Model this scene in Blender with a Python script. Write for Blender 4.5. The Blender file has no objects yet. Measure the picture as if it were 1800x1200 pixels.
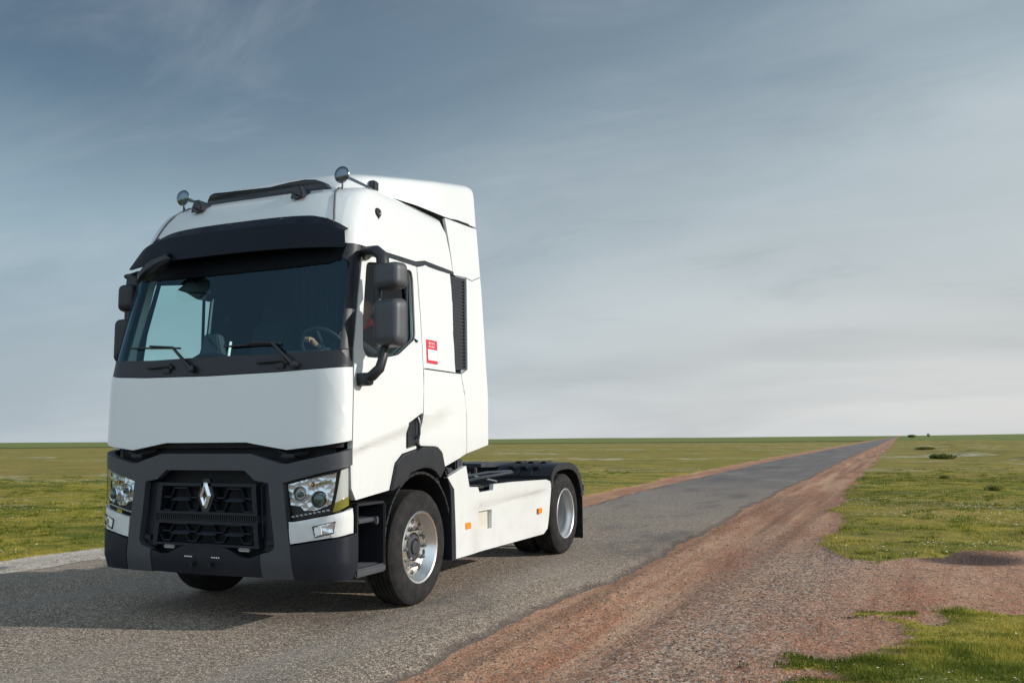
import bpy, bmesh, math, random
import numpy as np
from mathutils import Vector, Matrix
from mathutils.geometry import tessellate_polygon
random.seed(7); rng = np.random.default_rng(7)
sc = bpy.context.scene
COL = sc.collection
R = math.radians

# ------------------------------------------------------------------ camera
cam_d = bpy.data.cameras.new('camera'); cam = bpy.data.objects.new('camera', cam_d); COL.objects.link(cam)
yaw, pit, rol = 0.40681, 0.10852, -0.00778
f_ = Vector((-math.sin(yaw)*math.cos(pit), math.cos(yaw)*math.cos(pit), math.sin(pit)))
r_ = Vector((math.cos(yaw), math.sin(yaw), 0)); u_ = r_.cross(f_)
r2 = math.cos(rol)*r_ + math.sin(rol)*u_; u2 = r2.cross(f_)
M = Matrix((r2, u2, -f_)).transposed().to_4x4(); M.translation = Vector((5.18544, -5.71622, 1.45622))
cam.matrix_world = M
cam_d.sensor_width = 36; cam_d.lens = 1567.36/1800*36; cam_d.clip_start = .05; cam_d.clip_end = 12000
sc.camera = cam
sc.view_settings.view_transform = 'Standard'; sc.view_settings.look = 'None'
sc.view_settings.exposure = 0.0; sc.view_settings.gamma = 1
sc.cycles.use_denoising = True
sc.cycles.max_bounces = 10; sc.cycles.transparent_max_bounces = 16

# ------------------------------------------------------------------ sun and sky
SUN_EL, SLOPE = 22.0, .26
sa = math.atan2(SLOPE, 1.0)                          # azimuth from +X towards +Y
sd = Vector((math.cos(R(SUN_EL))*math.cos(sa), math.cos(R(SUN_EL))*math.sin(sa), math.sin(R(SUN_EL))))
sun_d = bpy.data.lights.new('sun', 'SUN'); sun_d.energy = 4.4; sun_d.angle = R(.9); sun_d.color = (1, .95, .885)
sun = bpy.data.objects.new('sun', sun_d); COL.objects.link(sun)
sun.rotation_euler = sd.to_track_quat('Z', 'Y').to_euler(); sun.location = (30, 8, 20)
world = bpy.data.worlds.new('World'); sc.world = world; world.use_nodes = True

class NT:
    def __init__(s, tree): s.t = tree; s.n = tree.nodes; s.l = tree.links
    def new(s, typ, **kw):
        n = s.n.new(typ)
        for k, v in kw.items(): setattr(n, k, v)
        return n
    def put(s, sock, v):
        if isinstance(v, bpy.types.NodeSocket): s.l.new(v, sock)
        elif isinstance(v, (tuple, list)):
            sock.default_value = tuple(v)+(1,) if (len(v) == 3 and sock.type == 'RGBA') else tuple(v)
        else: sock.default_value = v
    def m(s, op, a, b=0., c=0., clamp=False):
        n = s.new('ShaderNodeMath', operation=op, use_clamp=clamp)
        for i, v in enumerate((a, b, c)): s.put(n.inputs[i], v)
        return n.outputs[0]
    def vm(s, op, a, b=(0, 0, 0)):
        n = s.new('ShaderNodeVectorMath', operation=op); s.put(n.inputs[0], a); s.put(n.inputs[1], b)
        return n.outputs['Value'] if op in ('DOT_PRODUCT', 'LENGTH') else n.outputs[0]
    def mix(s, f, a, b, blend='MIX'):
        n = s.new('ShaderNodeMix', data_type='RGBA', blend_type=blend); s.put(n.inputs[0], f); s.put(n.inputs[6], a); s.put(n.inputs[7], b)
        return n.outputs[2]
    def ss(s, v, a, b, c=0., d=1.):
        n = s.new('ShaderNodeMapRange', interpolation_type='SMOOTHSTEP'); s.put(n.inputs[0], v)
        for i, q in enumerate((a, b, c, d)): s.put(n.inputs[1+i], q)
        return n.outputs[0]
    def noise(s, vec, scale, detail=4., rough=.55, dist=0., out=0):
        n = s.new('ShaderNodeTexNoise'); s.put(n.inputs['Vector'], vec); s.put(n.inputs['Scale'], scale)
        s.put(n.inputs['Detail'], detail); s.put(n.inputs['Roughness'], rough); s.put(n.inputs['Distortion'], dist)
        return n.outputs[out]
    def vor(s, vec, scale, out='Distance', rnd=1.):
        n = s.new('ShaderNodeTexVoronoi'); s.put(n.inputs['Vector'], vec); s.put(n.inputs['Scale'], scale); s.put(n.inputs['Randomness'], rnd)
        return n.outputs[out]
    def scl(s, vec, v):
        n = s.new('ShaderNodeMapping'); s.put(n.inputs['Vector'], vec); n.inputs['Scale'].default_value = v
        return n.outputs[0]
    def ramp(s, v, stops):
        n = s.new('ShaderNodeValToRGB'); s.put(n.inputs[0], v); e = n.color_ramp.elements
        while len(e) < len(stops): e.new(.5)
        for el, (p, c) in zip(e, stops): el.position = p; el.color = tuple(c)+(1,)
        return n.outputs[0]

g = NT(world.node_tree); g.n.clear()
tc = g.new('ShaderNodeTexCoord').outputs['Generated']
sky = g.new('ShaderNodeTexSky'); sky.sky_type = 'NISHITA'; sky.sun_disc = False
sky.sun_elevation = R(SUN_EL); sky.sun_rotation = math.pi/2 - sa; sky.air_density = 1.3; sky.dust_density = 2.5
bgn = g.new('ShaderNodeBackground'); g.l.new(sky.outputs[0], bgn.inputs[0]); bgn.inputs[1].default_value = .07
sep = g.new('ShaderNodeSeparateXYZ'); g.l.new(tc, sep.inputs[0])
zz = sep.outputs[2]
az = g.vm('DOT_PRODUCT', g.vm('NORMALIZE', g.vm('MULTIPLY', tc, (1, 1, 0))), (math.cos(sa), math.sin(sa), 0))
back = g.ss(g.m('MULTIPLY', sep.outputs[1], -1.), -.1, .9)                 # unseen sky behind the camera, brightened to fill the shaded cab front
warp = g.noise(g.scl(tc, (1.1, 1.1, 2.6)), 1.4, 3., .5)
wz = g.m('ADD', zz, g.m('MULTIPLY', g.m('SUBTRACT', warp, .5), .22))
side = g.ss(g.m('ADD', az, g.m('MULTIPLY', g.m('SUBTRACT', warp, .5), .5)), -.75, .45)
colL = g.ramp(wz, [(0., (.56, .63, .68)), (.09, (.46, .565, .635)), (.22, (.32, .45, .535)), (.36, (.12, .205, .295)), (.5, (.065, .11, .185))])
colR = g.ramp(wz, [(0., (.79, .79, .775)), (.10, (.72, .74, .735)), (.24, (.56, .62, .645)), (.36, (.37, .465, .525)), (.5, (.22, .31, .39))])
cc = g.mix(side, colL, colR)
pl = g.new('ShaderNodeCombineXYZ')                                           # streaks laid out on a high flat cloud deck
hz = g.m('ADD', g.m('MAXIMUM', zz, 0.), .22)
g.l.new(g.m('DIVIDE', sep.outputs[0], hz), pl.inputs[0]); g.l.new(g.m('DIVIDE', sep.outputs[1], hz), pl.inputs[1])
rot = g.new('ShaderNodeMapping'); g.l.new(pl.outputs[0], rot.inputs[0]); rot.inputs['Rotation'].default_value = (0, 0, R(28)); rot.inputs['Scale'].default_value = (.45, 1.7, 1)
st = g.noise(rot.outputs[0], 1.25, 7., .58, .6)
st2 = g.noise(g.scl(pl.outputs[0], (.5, .9, 1)), .8, 4., .5, .3)
stf = g.m('MULTIPLY', g.ss(st, .42, .72), g.ss(st2, .35, .65))
cc = g.mix(g.m('MULTIPLY', stf, .45), cc, (.60, .66, .69))
cc = g.mix(g.m('MULTIPLY', g.ss(st2, .62, .36), .22), cc, (.07, .11, .17), 'MIX')
mo_ = g.noise(g.scl(pl.outputs[0], (.8, 1.5, 1)), 2.2, 7., .62, .5)
hf = g.ss(zz, .03, .22, .25, 1.)
cc = g.mix(g.m('MULTIPLY', g.ss(mo_, .46, .78, 0, .18), hf), cc, (.64, .69, .72))
cc = g.mix(g.m('MULTIPLY', g.ss(mo_, .48, .24, 0, .16), hf), cc, (.10, .16, .23))
cc = g.mix(back, cc, (.78, .98, 1.14))
bgc = g.new('ShaderNodeBackground'); g.l.new(cc, bgc.inputs[0]); bgc.inputs[1].default_value = 1.0
mx = g.new('ShaderNodeMixShader'); mx.inputs[0].default_value = .93
g.l.new(bgn.outputs[0], mx.inputs[1]); g.l.new(bgc.outputs[0], mx.inputs[2])
wo = g.new('ShaderNodeOutputWorld'); g.l.new(mx.outputs[0], wo.inputs[0])

# ------------------------------------------------------------------ materials
def mat(name, base=(.8, .8, .8), rough=.5, metal=0., coat=0., spec=.5, vor=None, emis=None, bump=None, var=None, coatr=.03):
    m = bpy.data.materials.new(name); m.use_nodes = True; g = NT(m.node_tree)
    p = g.n['Principled BSDF']; p.inputs['Base Color'].default_value = tuple(base)+(1,)
    p.inputs['Roughness'].default_value = rough; p.inputs['Metallic'].default_value = metal
    p.inputs['Coat Weight'].default_value = coat; p.inputs['Coat Roughness'].default_value = coatr; p.inputs['Specular IOR Level'].default_value = spec
    pos = g.new('ShaderNodeTexCoord').outputs['Object']
    if var:                                         # (scale, amount): worn, dusty variation of colour and gloss
        n = g.noise(pos, var[0], 6., .6)
        g.put(p.inputs['Base Color'], g.mix(g.ss(n, .35, .75, 0., var[1]), base, tuple(min(1, c*.55+.09) for c in base)))
        g.put(p.inputs['Roughness'], g.m('ADD', rough-.06, g.m('MULTIPLY', n, .16)))
    if bump:                                        # (scale, strength, distance)
        b = g.new('ShaderNodeBump'); b.inputs['Strength'].default_value = bump[1]; b.inputs['Distance'].default_value = bump[2]
        g.l.new(g.noise(pos, bump[0], 3., .6), b.inputs['Height']); g.l.new(b.outputs[0], p.inputs['Normal'])
    if vor:                                         # pressed facets: (scale, strength, distance)
        b = g.new('ShaderNodeBump'); b.inputs['Strength'].default_value = vor[1]; b.inputs['Distance'].default_value = vor[2]
        g.l.new(g.vor(pos, vor[0]), b.inputs['Height']); g.l.new(b.outputs[0], p.inputs['Normal'])
    return m
def glassmat(name, tint, refl=1.0, rough=0.0, base=None, mixbase=0.):
    m = bpy.data.materials.new(name); m.use_nodes = True; g = NT(m.node_tree); g.n.clear()
    tr = g.new('ShaderNodeBsdfTransparent'); tr.inputs[0].default_value = tuple(tint)+(1,)
    gl = g.new('ShaderNodeBsdfGlossy'); gl.inputs['Roughness'].default_value = rough; gl.inputs[0].default_value = (tuple(refl) if isinstance(refl, tuple) else (refl,)*3)+(1,)
    lw = g.new('ShaderNodeLayerWeight'); lw.inputs[0].default_value = .5
    fr = g.m('ADD', g.m('MULTIPLY', g.m('POWER', lw.outputs['Facing'], 5.), .92), .05)
    mx = g.new('ShaderNodeMixShader'); g.l.new(fr, mx.inputs[0]); g.l.new(tr.outputs[0], mx.inputs[1]); g.l.new(gl.outputs[0], mx.inputs[2])
    o = g.new('ShaderNodeOutputMaterial'); g.l.new(mx.outputs[0], o.inputs[0])
    return m
M_ = {}
def paint():
    m = mat('white_paint', (.665, .685, .68), .34, coat=.85, spec=.45, coatr=.05); g = NT(m.node_tree); p = g.n['Principled BSDF']
    pos = g.new('ShaderNodeTexCoord').outputs['Object']
    sp = g.new('ShaderNodeSeparateXYZ'); g.l.new(pos, sp.inputs[0])
    low = g.ss(sp.outputs[2], 1.5, .2)                                      # road dust thickens on the lower panels
    n = g.noise(pos, 5., 7., .65)
    d = g.m('MULTIPLY', g.ss(n, .4, .8), g.m('ADD', g.m('MULTIPLY', low, .35), .05))
    g.put(p.inputs['Base Color'], g.mix(d, (.665, .685, .68), (.47, .43, .38)))
    g.put(p.inputs['Roughness'], g.m('ADD', .28, g.m('MULTIPLY', n, .14)))
    b = g.new('ShaderNodeBump'); b.inputs['Strength'].default_value = .12; b.inputs['Distance'].default_value = .01
    g.l.new(g.noise(pos, 1.6, 2., .4), b.inputs['Height']); g.l.new(b.outputs[0], p.inputs['Coat Normal'])
    return m
M_['white'] = paint()
M_['black'] = mat('black_plastic', (.013, .015, .020), .42, spec=.4, bump=(300, .15, .001), var=(6, .07))
M_['trim'] = mat('black_gloss_trim', (.008, .010, .016), .34, spec=.5, var=(4, .12))
M_['cowl'] = mat('satin_black_cowl', (.012, .014, .020), .46, spec=.4, var=(4, .08))
M_['deep'] = mat('deep_black_plastic', (.007, .010, .017), .45, spec=.35, bump=(300, .15, .001), var=(6, .05))
M_['grey'] = mat('grey_plastic', (.050, .055, .063), .45, spec=.45, bump=(260, .15, .001), var=(5, .10))
M_['dark'] = mat('dark_recess', (.006, .007, .009), .75)
M_['visor'] = mat('smoked_visor', (.003, .005, .011), .42, spec=.16, var=(3, .02))
M_['rubber'] = mat('tyre_rubber', (.012, .011, .011), .82, spec=.25, bump=(180, .3, .002), var=(9, .22))
M_['alu'] = mat('polished_aluminium', (.78, .765, .735), .27, metal=1., var=(14, .12))
M_['steel'] = mat('silver_painted_steel', (.52, .53, .54), .35, metal=.6, var=(12, .3))
M_['castiron'] = mat('cast_iron', (.05, .055, .065), .5, metal=.5, var=(20, .4))
M_['chrome'] = mat('chrome', (.80, .82, .85), .06, metal=1.)
M_['horn'] = mat('weathered_chrome', (.16, .20, .24), .22, metal=1.)
M_['chassis'] = mat('chassis_paint', (.020, .022, .026), .6, var=(10, .5), bump=(60, .2, .004))
M_['lining'] = mat('cab_lining', (.012, .020, .030), .85)
M_['olv'] = mat('olive_lens_base', (.22, .19, .03), .2, coat=1.)
M_['nut'] = mat('dull_wheel_nut', (.22, .22, .22), .4, metal=.8)
M_['dash'] = mat('dashboard_plastic', (.018, .026, .034), .65, bump=(200, .2, .001))
M_['fabric'] = mat('seat_fabric', (.014, .020, .032), .95, bump=(400, .4, .001))
M_['curtain'] = mat('curtain_cloth', (.018, .028, .042), .9)
M_['amber'] = mat('amber_reflector', (.9, .26, .02), .25, coat=.5)
M_['red'] = mat('red_print', (.55, .02, .05), .4)
M_['redcloth'] = mat('red_cloth', (.80, .015, .03), .8)
M_['print'] = mat('white_print', (.85, .85, .83), .4)
M_['cream'] = mat('cream_tank_shell', (.55, .53, .45), .5, var=(12, .3))
M_['reflector'] = mat('headlamp_reflector', (.80, .83, .87), .20, metal=.9, vor=(20, .35, .02))
M_['marker'] = mat('pale_marker_lens', (.66, .66, .62), .22, coat=.6, metal=.3)
M_['shade'] = mat('black_sunshade_band', (.002, .003, .005), .6, spec=.1)
M_['lensdark'] = mat('projector_lens', (.02, .05, .04), .05, coat=1.)
M_['gasket'] = mat('seam_rubber', (.10, .10, .10), .7)
M_['skin'] = mat('skin', (.42, .22, .15), .55)
M_['jacket'] = mat('dark_jacket', (.012, .014, .02), .9)
M_['hair'] = mat('dark_hair', (.02, .015, .012), .7)
M_['wsglass'] = glassmat('windscreen_glass', (.68, .88, .87), (.34, .56, .72))
M_['sideglass'] = glassmat('side_window_glass', (.84, .97, .95), .7)
M_['lens'] = glassmat('clear_lens', (.93, .95, .96), .35)

# ------------------------------------------------------------------ object helpers
def link(name, me, m=None, parent=None, **tags):
    o = bpy.data.objects.new(name, me); COL.objects.link(o)
    if m is not None and me is not None:
        me.materials.clear()
        for q in (m if isinstance(m, (list, tuple)) else [m]): me.materials.append(M_[q] if isinstance(q, str) else q)
    if parent is not None:
        o.parent = parent
        o.matrix_parent_inverse = parent.matrix_world.inverted() if False else Matrix()
    for k, v in tags.items(): o[k] = v
    return o
ORIG = {}
def fin(bm, name, m, parent=None, sharp=32, org=None, **tags):
    """bmesh in truck coordinates -> object; parts sit at their parent's origin"""
    bmesh.ops.recalc_face_normals(bm, faces=bm.faces) if tags.pop('recalc', True) else None
    for f in bm.faces: f.smooth = True
    me = bpy.data.meshes.new(name); bm.to_mesh(me); bm.free()
    me.set_sharp_from_angle(angle=R(sharp))
    return link(name, me, m, parent, **tags)
def root(name, loc, label, cat, group=None):
    o = bpy.data.objects.new(name, None); COL.objects.link(o); o.location = loc; o.empty_display_size = .3
    o['label'] = label; o['category'] = cat
    if group: o['group'] = group
    return o
def B(): return bmesh.new()
def absorb(o, bm, m):
    """fold surface pattern into a part's own mesh, with its own material slot"""
    me = o.data; M0 = M_[m] if isinstance(m, str) else m
    if M0.name not in [q.name for q in me.materials]: me.materials.append(M0)
    k = [q.name for q in me.materials].index(M0.name)
    bmesh.ops.recalc_face_normals(bm, faces=bm.faces)
    for f in bm.faces: f.material_index = k; f.smooth = True
    tmp = bpy.data.meshes.new('t'); bm.to_mesh(tmp); bm.free(); tmp.set_sharp_from_angle(angle=R(32))
    b2 = bmesh.new(); b2.from_mesh(me); b2.from_mesh(tmp); b2.to_mesh(me); b2.free(); bpy.data.meshes.remove(tmp)
def split(bm, name, m, parent, sharp=32):
    """every loose piece becomes a part of its own"""
    bm.verts.ensure_lookup_table(); bm.verts.index_update(); seen = set(); out = []
    for v in bm.verts:
        if v.index in seen: continue
        st = [v]; comp = []; seen.add(v.index)
        while st:
            a = st.pop(); comp.append(a)
            for e_ in a.link_edges:
                b = e_.other_vert(a)
                if b.index not in seen: seen.add(b.index); st.append(b)
        nb = bmesh.new(); mp_ = {a.index: nb.verts.new(a.co) for a in comp}
        for f in {f for a in comp for f in a.link_faces}: nb.faces.new([mp_[a.index] for a in f.verts])
        out.append(fin(nb, name, m, parent, sharp))
    bm.free(); return out
def rbox(bm, c, s, r, n=7, rot=None, front=1.):
    """rounded box; front < 1 narrows the face towards -Y"""
    h = Vector(s)/2; st = len(bm.verts); vm = {}
    def vert(p):
        k = tuple(round(q, 5) for q in p)
        if k in vm: return vm[k]
        q = Vector([h[i]*p[i] for i in range(3)])
        inn = Vector([max(-(h[i]-r), min(h[i]-r, q[i])) for i in range(3)]); d = q-inn
        if d.length > 1e-6: q = inn+d.normalized()*r
        if front != 1.:
            t = (q.y+h.y)/(2*h.y); w = front+(1-front)*t; q.x *= w; q.z *= w
        q = (rot @ q) if rot else q
        v = bm.verts.new(q+Vector(c)); vm[k] = v; return v
    L = [-1+2*i/n for i in range(n+1)]
    for ax in range(3):
        for s_ in (-1, 1):
            for i in range(n):
                for j in range(n):
                    P = []
                    for (a, b) in ((i, j), (i+1, j), (i+1, j+1), (i, j+1)):
                        p = [0, 0, 0]; p[ax] = s_; p[(ax+1) % 3] = L[a]; p[(ax+2) % 3] = L[b]; P.append(vert(p))
                    if len(set(P)) >= 3: bm.faces.new(P if s_ > 0 else P[::-1])
def box(bm, c, s, bev=.0, seg=2, rot=None, taper=None, mi=0):
    r = bmesh.ops.create_cube(bm, size=1.0); vs = r['verts']
    for v in vs:
        t = 1.
        x, y, z = v.co.x*s[0], v.co.y*s[1], v.co.z*s[2]
        if taper and z > 0: x *= taper[0]; y *= taper[1]
        v.co = (x, y, z)
    if bev > 0:
        es = list({e for v in vs for e in v.link_edges})
        r = bmesh.ops.bevel(bm, geom=es, offset=bev, segments=seg, affect='EDGES', clamp_overlap=True)
        vs = list({v for f in r['faces'] for v in f.verts} | {v for v in vs if v.is_valid})
    mt = Matrix.Translation(c) @ (rot if rot else Matrix())
    bmesh.ops.transform(bm, matrix=mt, verts=vs)
    return vs
def lathe(bm, prof, c, axis='X', n=48, sgn=1, closed=False):
    """prof: (along axis, radius)"""
    rings = []
    for (h, r) in prof:
        ring = []
        for k in range(n):
            a = 2*math.pi*k/n; p, q = r*math.cos(a), r*math.sin(a)
            co = {'X': (c[0]+sgn*h, c[1]+p, c[2]+q), 'Y': (c[0]+p, c[1]+h*sgn, c[2]+q), 'Z': (c[0]+p, c[1]+q, c[2]+h*sgn)}[axis]
            ring.append(bm.verts.new(co))
        rings.append(ring)
    for a, b in zip(rings, rings[1:]):
        for k in range(n): bm.faces.new((a[k], a[(k+1) % n], b[(k+1) % n], b[k]))
    if prof[0][1] > 1e-5 and not closed: bm.faces.new(rings[0])
    if prof[-1][1] > 1e-5 and not closed: bm.faces.new(rings[-1][::-1])
    if closed:
        for k in range(n): bm.faces.new((rings[-1][k], rings[-1][(k+1) % n], rings[0][(k+1) % n], rings[0][k]))
    return rings
def tube(bm, pts, rad, n=10, cap=True, flat=1.):
    pts = [Vector(p) for p in pts]; rads = rad if isinstance(rad, (list, tuple)) else [rad]*len(pts)
    up = None; rings = []
    for i, p in enumerate(pts):
        d = (pts[min(i+1, len(pts)-1)]-pts[max(i-1, 0)]).normalized()
        if up is None: up = Vector((0, 0, 1)) if abs(d.z) < .9 else Vector((0, 1, 0))
        s = d.cross(up).normalized(); up = s.cross(d).normalized()
        rings.append([bm.verts.new(p+rads[i]*(math.cos(2*math.pi*k/n)*s+flat*math.sin(2*math.pi*k/n)*up)) for k in range(n)])
    for a, b in zip(rings, rings[1:]):
        for k in range(n): bm.faces.new((a[k], a[(k+1) % n], b[(k+1) % n], b[k]))
    if cap: bm.faces.new(rings[0][::-1]); bm.faces.new(rings[-1])
def prism(bm, poly, fn0, fn1):
    """closed solid between fn0(u,v) and fn1(u,v) over a simple polygon"""
    tris = tessellate_polygon([[Vector((u, v, 0)) for u, v in poly]])
    a = [bm.verts.new(fn0(u, v)) for u, v in poly]; b = [bm.verts.new(fn1(u, v)) for u, v in poly]
    for t in tris:
        if len(set(t)) < 3: continue
        bm.faces.new([a[i] for i in t]); bm.faces.new([b[i] for i in t][::-1])
    n = len(poly)
    for i in range(n): bm.faces.new((a[i], a[(i+1) % n], b[(i+1) % n], b[i]))

# ---- the cab's outer surface: a distance a round the front from the centre line and on along the side, height z, depth d
ZH = [0, 1.9, 3.05, 3.4, 3.55, 3.62, 3.67, 3.70]; HH = [1.25, 1.25, 1.17, 1.13, 1.10, 1.07, 1.01, .90]
ZY = [0, .4, 1.4, 2.0, 2.2, 3.05, 3.3, 3.45, 3.55, 3.62, 3.67, 3.70]; YY = [.02, .01, -.01, 0, .03, .23, .30, .38, .46, .57, .72, 1.0]
DD, NN = .25, 3.2
t_ = np.linspace(0, 1, 400)**.5; s_ = 1-(1-t_)**2
XS = 1.25*s_; FS = DD*(1-(1-s_**NN)**(1/NN))
AA = np.concatenate([[0], np.cumsum(np.hypot(np.diff(XS), np.diff(FS)))]); AE = float(AA[-1])
def smz(v, X, Y):                                   # lightly smoothed interpolation, keeps the panels free of kinks
    w = .05
    return float((np.interp(v-w, X, Y)+2*np.interp(v, X, Y)+np.interp(v+w, X, Y))/4) if v < 3.5 else float(np.interp(v, X, Y))
def W(a, z, d=0.):
    hw = smz(z, ZH, HH); y0 = smz(z, ZY, YY); s = 1 if a >= 0 else -1; q = abs(a)
    if q < AE:
        x = float(np.interp(q, AA, XS)); f = float(np.interp(q, AA, FS)); e = .01
        x2 = float(np.interp(min(q+e, AE), AA, XS)); f2 = float(np.interp(min(q+e, AE), AA, FS))
        x1 = float(np.interp(max(q-e, 0), AA, XS)); f1 = float(np.interp(max(q-e, 0), AA, FS))
        tx, ty = x2-x1, f2-f1
        if q < e: tx, ty = 1, 0
        L = math.hypot(tx, ty); nx, ny = ty/L, -tx/L
        x = x*hw/1.25; y = y0+f
    else:
        x, y, nx, ny = hw, y0+DD+(q-AE), 1, 0
    dz = .01
    sy = (smz(z+dz, ZY, YY)-smz(z-dz, ZY, YY))/(2*dz); sx = (smz(z+dz, ZH, HH)-smz(z-dz, ZH, HH))/(2*dz)
    nz = -(nx*sx*(x/hw)+ny*sy)
    L = math.sqrt(nx*nx+ny*ny+nz*nz)
    return Vector((s*(x+nx*d/L), y+ny*d/L, z+nz*d/L))
def YA(y, z): return AE + y - smz(z, ZY, YY) - DD   # side position: Y -> a
def panel(name, outer, mp, m, parent=None, holes=(), thick=.025, su=.12, sv=.15, bev=.004, d0=0., sharp=35, **tags):
    """a curved sheet with thickness: outline in (u,v), mapped by mp(u,v,d)"""
    loops = [[Vector((u, v, 0)) for u, v in outer]] + [[Vector((u, v, 0)) for u, v in h] for h in holes]
    flat = [p for l in loops for p in l]
    bm = B(); vs = [bm.verts.new(p) for p in flat]
    for t in tessellate_polygon(loops):
        try: bm.faces.new([vs[i] for i in t])
        except ValueError: pass
    us = [p.x for p in flat]; vv = [p.y for p in flat]
    def cuts(lo, hi, st): 
        n = max(1, int(math.ceil((hi-lo)/st))); return [lo+(hi-lo)*i/n for i in range(1, n)]
    for (lo, hi, st, no, ax) in ((min(us), max(us), su, (1, 0, 0), 0), (min(vv), max(vv), sv, (0, 1, 0), 1)):
        for c in cuts(lo, hi, st):
            co = (c, 0, 0) if ax == 0 else (0, c, 0)
            bmesh.ops.bisect_plane(bm, geom=bm.verts[:]+bm.edges[:]+bm.faces[:], plane_co=co, plane_no=no, dist=1e-5)
    bmesh.ops.remove_doubles(bm, verts=bm.verts, dist=1e-5)
    bmesh.ops.recalc_face_normals(bm, faces=bm.faces)
    uv = {v: (v.co.x, v.co.y) for v in bm.verts}
    fr = bm.faces[:]; back = {}
    bd = [e for e in bm.edges if e.is_boundary]
    if thick:
        for v in list(uv): back[v] = bm.verts.new(mp(uv[v][0], uv[v][1], d0-thick))
        for f in fr: bm.faces.new([back[v] for v in f.verts][::-1])
        rims = []
        for e in bd:
            a, b = e.verts
            rims.append(bm.faces.new((a, b, back[b], back[a])))
    for v, (u, w) in uv.items(): v.co = mp(u, w, d0)
    if thick and bev: bmesh.ops.bevel(bm, geom=bd, offset=bev, segments=2, affect='EDGES', clamp_overlap=True)
    return fin(bm, name, m, parent, sharp, **tags)
def mir(poly): return [(-u, v) for u, v in poly][::-1]
def sym(half): return half + [(-u, v) for u, v in half[::-1] if abs(u) > 1e-6]
def rnd(poly, r=.03, n=4, only=None):
    """round a polygon's corners"""
    out = []; N = len(poly)
    for i, p in enumerate(poly):
        if only is not None and i not in only: out.append(p); continue
        p = Vector(p); a = Vector(poly[i-1]); b = Vector(poly[(i+1) % N])
        rr = min(r, (a-p).length*.45, (b-p).length*.45)
        s = p+(a-p).normalized()*rr; e = p+(b-p).normalized()*rr
        for k in range(n+1):
            t = k/n; out.append(tuple(s*(1-t)**2+p*2*t*(1-t)+e*t*t))
    return out

# ================================================================== THE TRUCK
truck = root('tractor_unit', (0, 0, 0), 'white two-axle lorry tractor unit with high sleeper cab, parked on the asphalt road', 'truck')
T = truck
def SS(sg):                                         # side map in (Y, z) for either side
    return lambda y, z, d=0.: (lambda p: Vector((sg*p.x, p.y, p.z)))(W(YA(y, z), z, d))
# ---- front skins
e = .006
bonnet = sym([(0, 1.444), (.415, 1.444), (.797, 1.384), (1.1, 1.415), (AE-e, 1.455), (AE-e, 2.03), (1.1, 2.012), (.7, 1.992), (0, 1.983)])
panel('bonnet_panel', bonnet, W, 'white', T, thick=.04, su=.06, sv=.09, bev=.008)
band = sym([(0, 1.990), (.7, 1.999), (1.1, 2.019), (AE-e, 2.037), (AE-e, 2.175), (1.225, 2.163), (.64, 2.142), (0, 2.148)])
panel('windscreen_cowl', band, W, 'cowl', T, thick=.03, su=.06, sv=.08, d0=-.004)
for sg in (1, -1):
    pil = [(AE-e, 2.181), (AE-e, 3.04), (AE-.02, 3.06), (1.10, 3.06), (1.06, 3.0), (1.235, 2.90), (1.233, 2.8), (1.23, 2.32), (1.225, 2.169)]
    if sg < 0: pil = mir(pil)
    panel('windscreen_pillar', pil, W, 'cowl', T, thick=.05, su=.05, sv=.1, d0=-.004)
glass = sym([(0, 2.150), (.64, 2.144), (1.224, 2.165), (1.230, 2.32), (1.233, 2.8), (1.2, 3.05), (0, 3.05)])
panel('windscreen', glass, W, 'wsglass', T, thick=0, su=.06, sv=.08, d0=-.012)
shade = sym([(0, 2.865), (.6, 2.868), (1.05, 2.885), (1.16, 2.92), (1.2, 3.06), (0, 3.06)])
panel('windscreen_top_band', shade, W, 'shade', T, thick=.004, su=.06, sv=.1, d0=-.002, bev=0)
# roof nose: front cap between the two creases
cap = sym([(0, 3.05), (.99, 3.05), (1.03, 3.15), (1.06, 3.28), (1.03, 3.42), (1.0, 3.52), (.97, 3.62), (.95, 3.697), (0, 3.697)])
panel('roof_nose', cap, W, 'white', T, thick=.03, su=.05, sv=.03, bev=.010)
ridge = sym([(0, 3.345), (.5, 3.335), (.95, 3.30), (.99, 3.36), (.97, 3.44), (.5, 3.475), (0, 3.485)])
def roofside(sg):
    pts = [(1.002, 3.05), (1.042, 3.15), (1.072, 3.28), (1.042, 3.42), (1.012, 3.52), (.982, 3.62), (.962, 3.697)]
    pts += [(YA(1.3, 3.70), 3.697), (YA(1.6, 3.695), 3.692), (YA(1.97, 3.68), 3.68), (YA(2.05, 3.64), 3.64), (YA(2.085, 3.5), 3.5), (YA(2.115, 3.3), 3.30), (YA(2.135, 3.125), 3.125)]
    pts += [(YA(1.56, 3.13), 3.13), (YA(1.38, 3.09), 3.09), (YA(.9, 3.08), 3.08), (YA(.485, 3.06), 3.062), (1.2, 3.062)]
    if sg < 0: pts = mir(pts)
    return panel('roof_side_panel', pts, W, 'white', T, thick=.03, su=.06, sv=.04, bev=.009)
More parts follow.
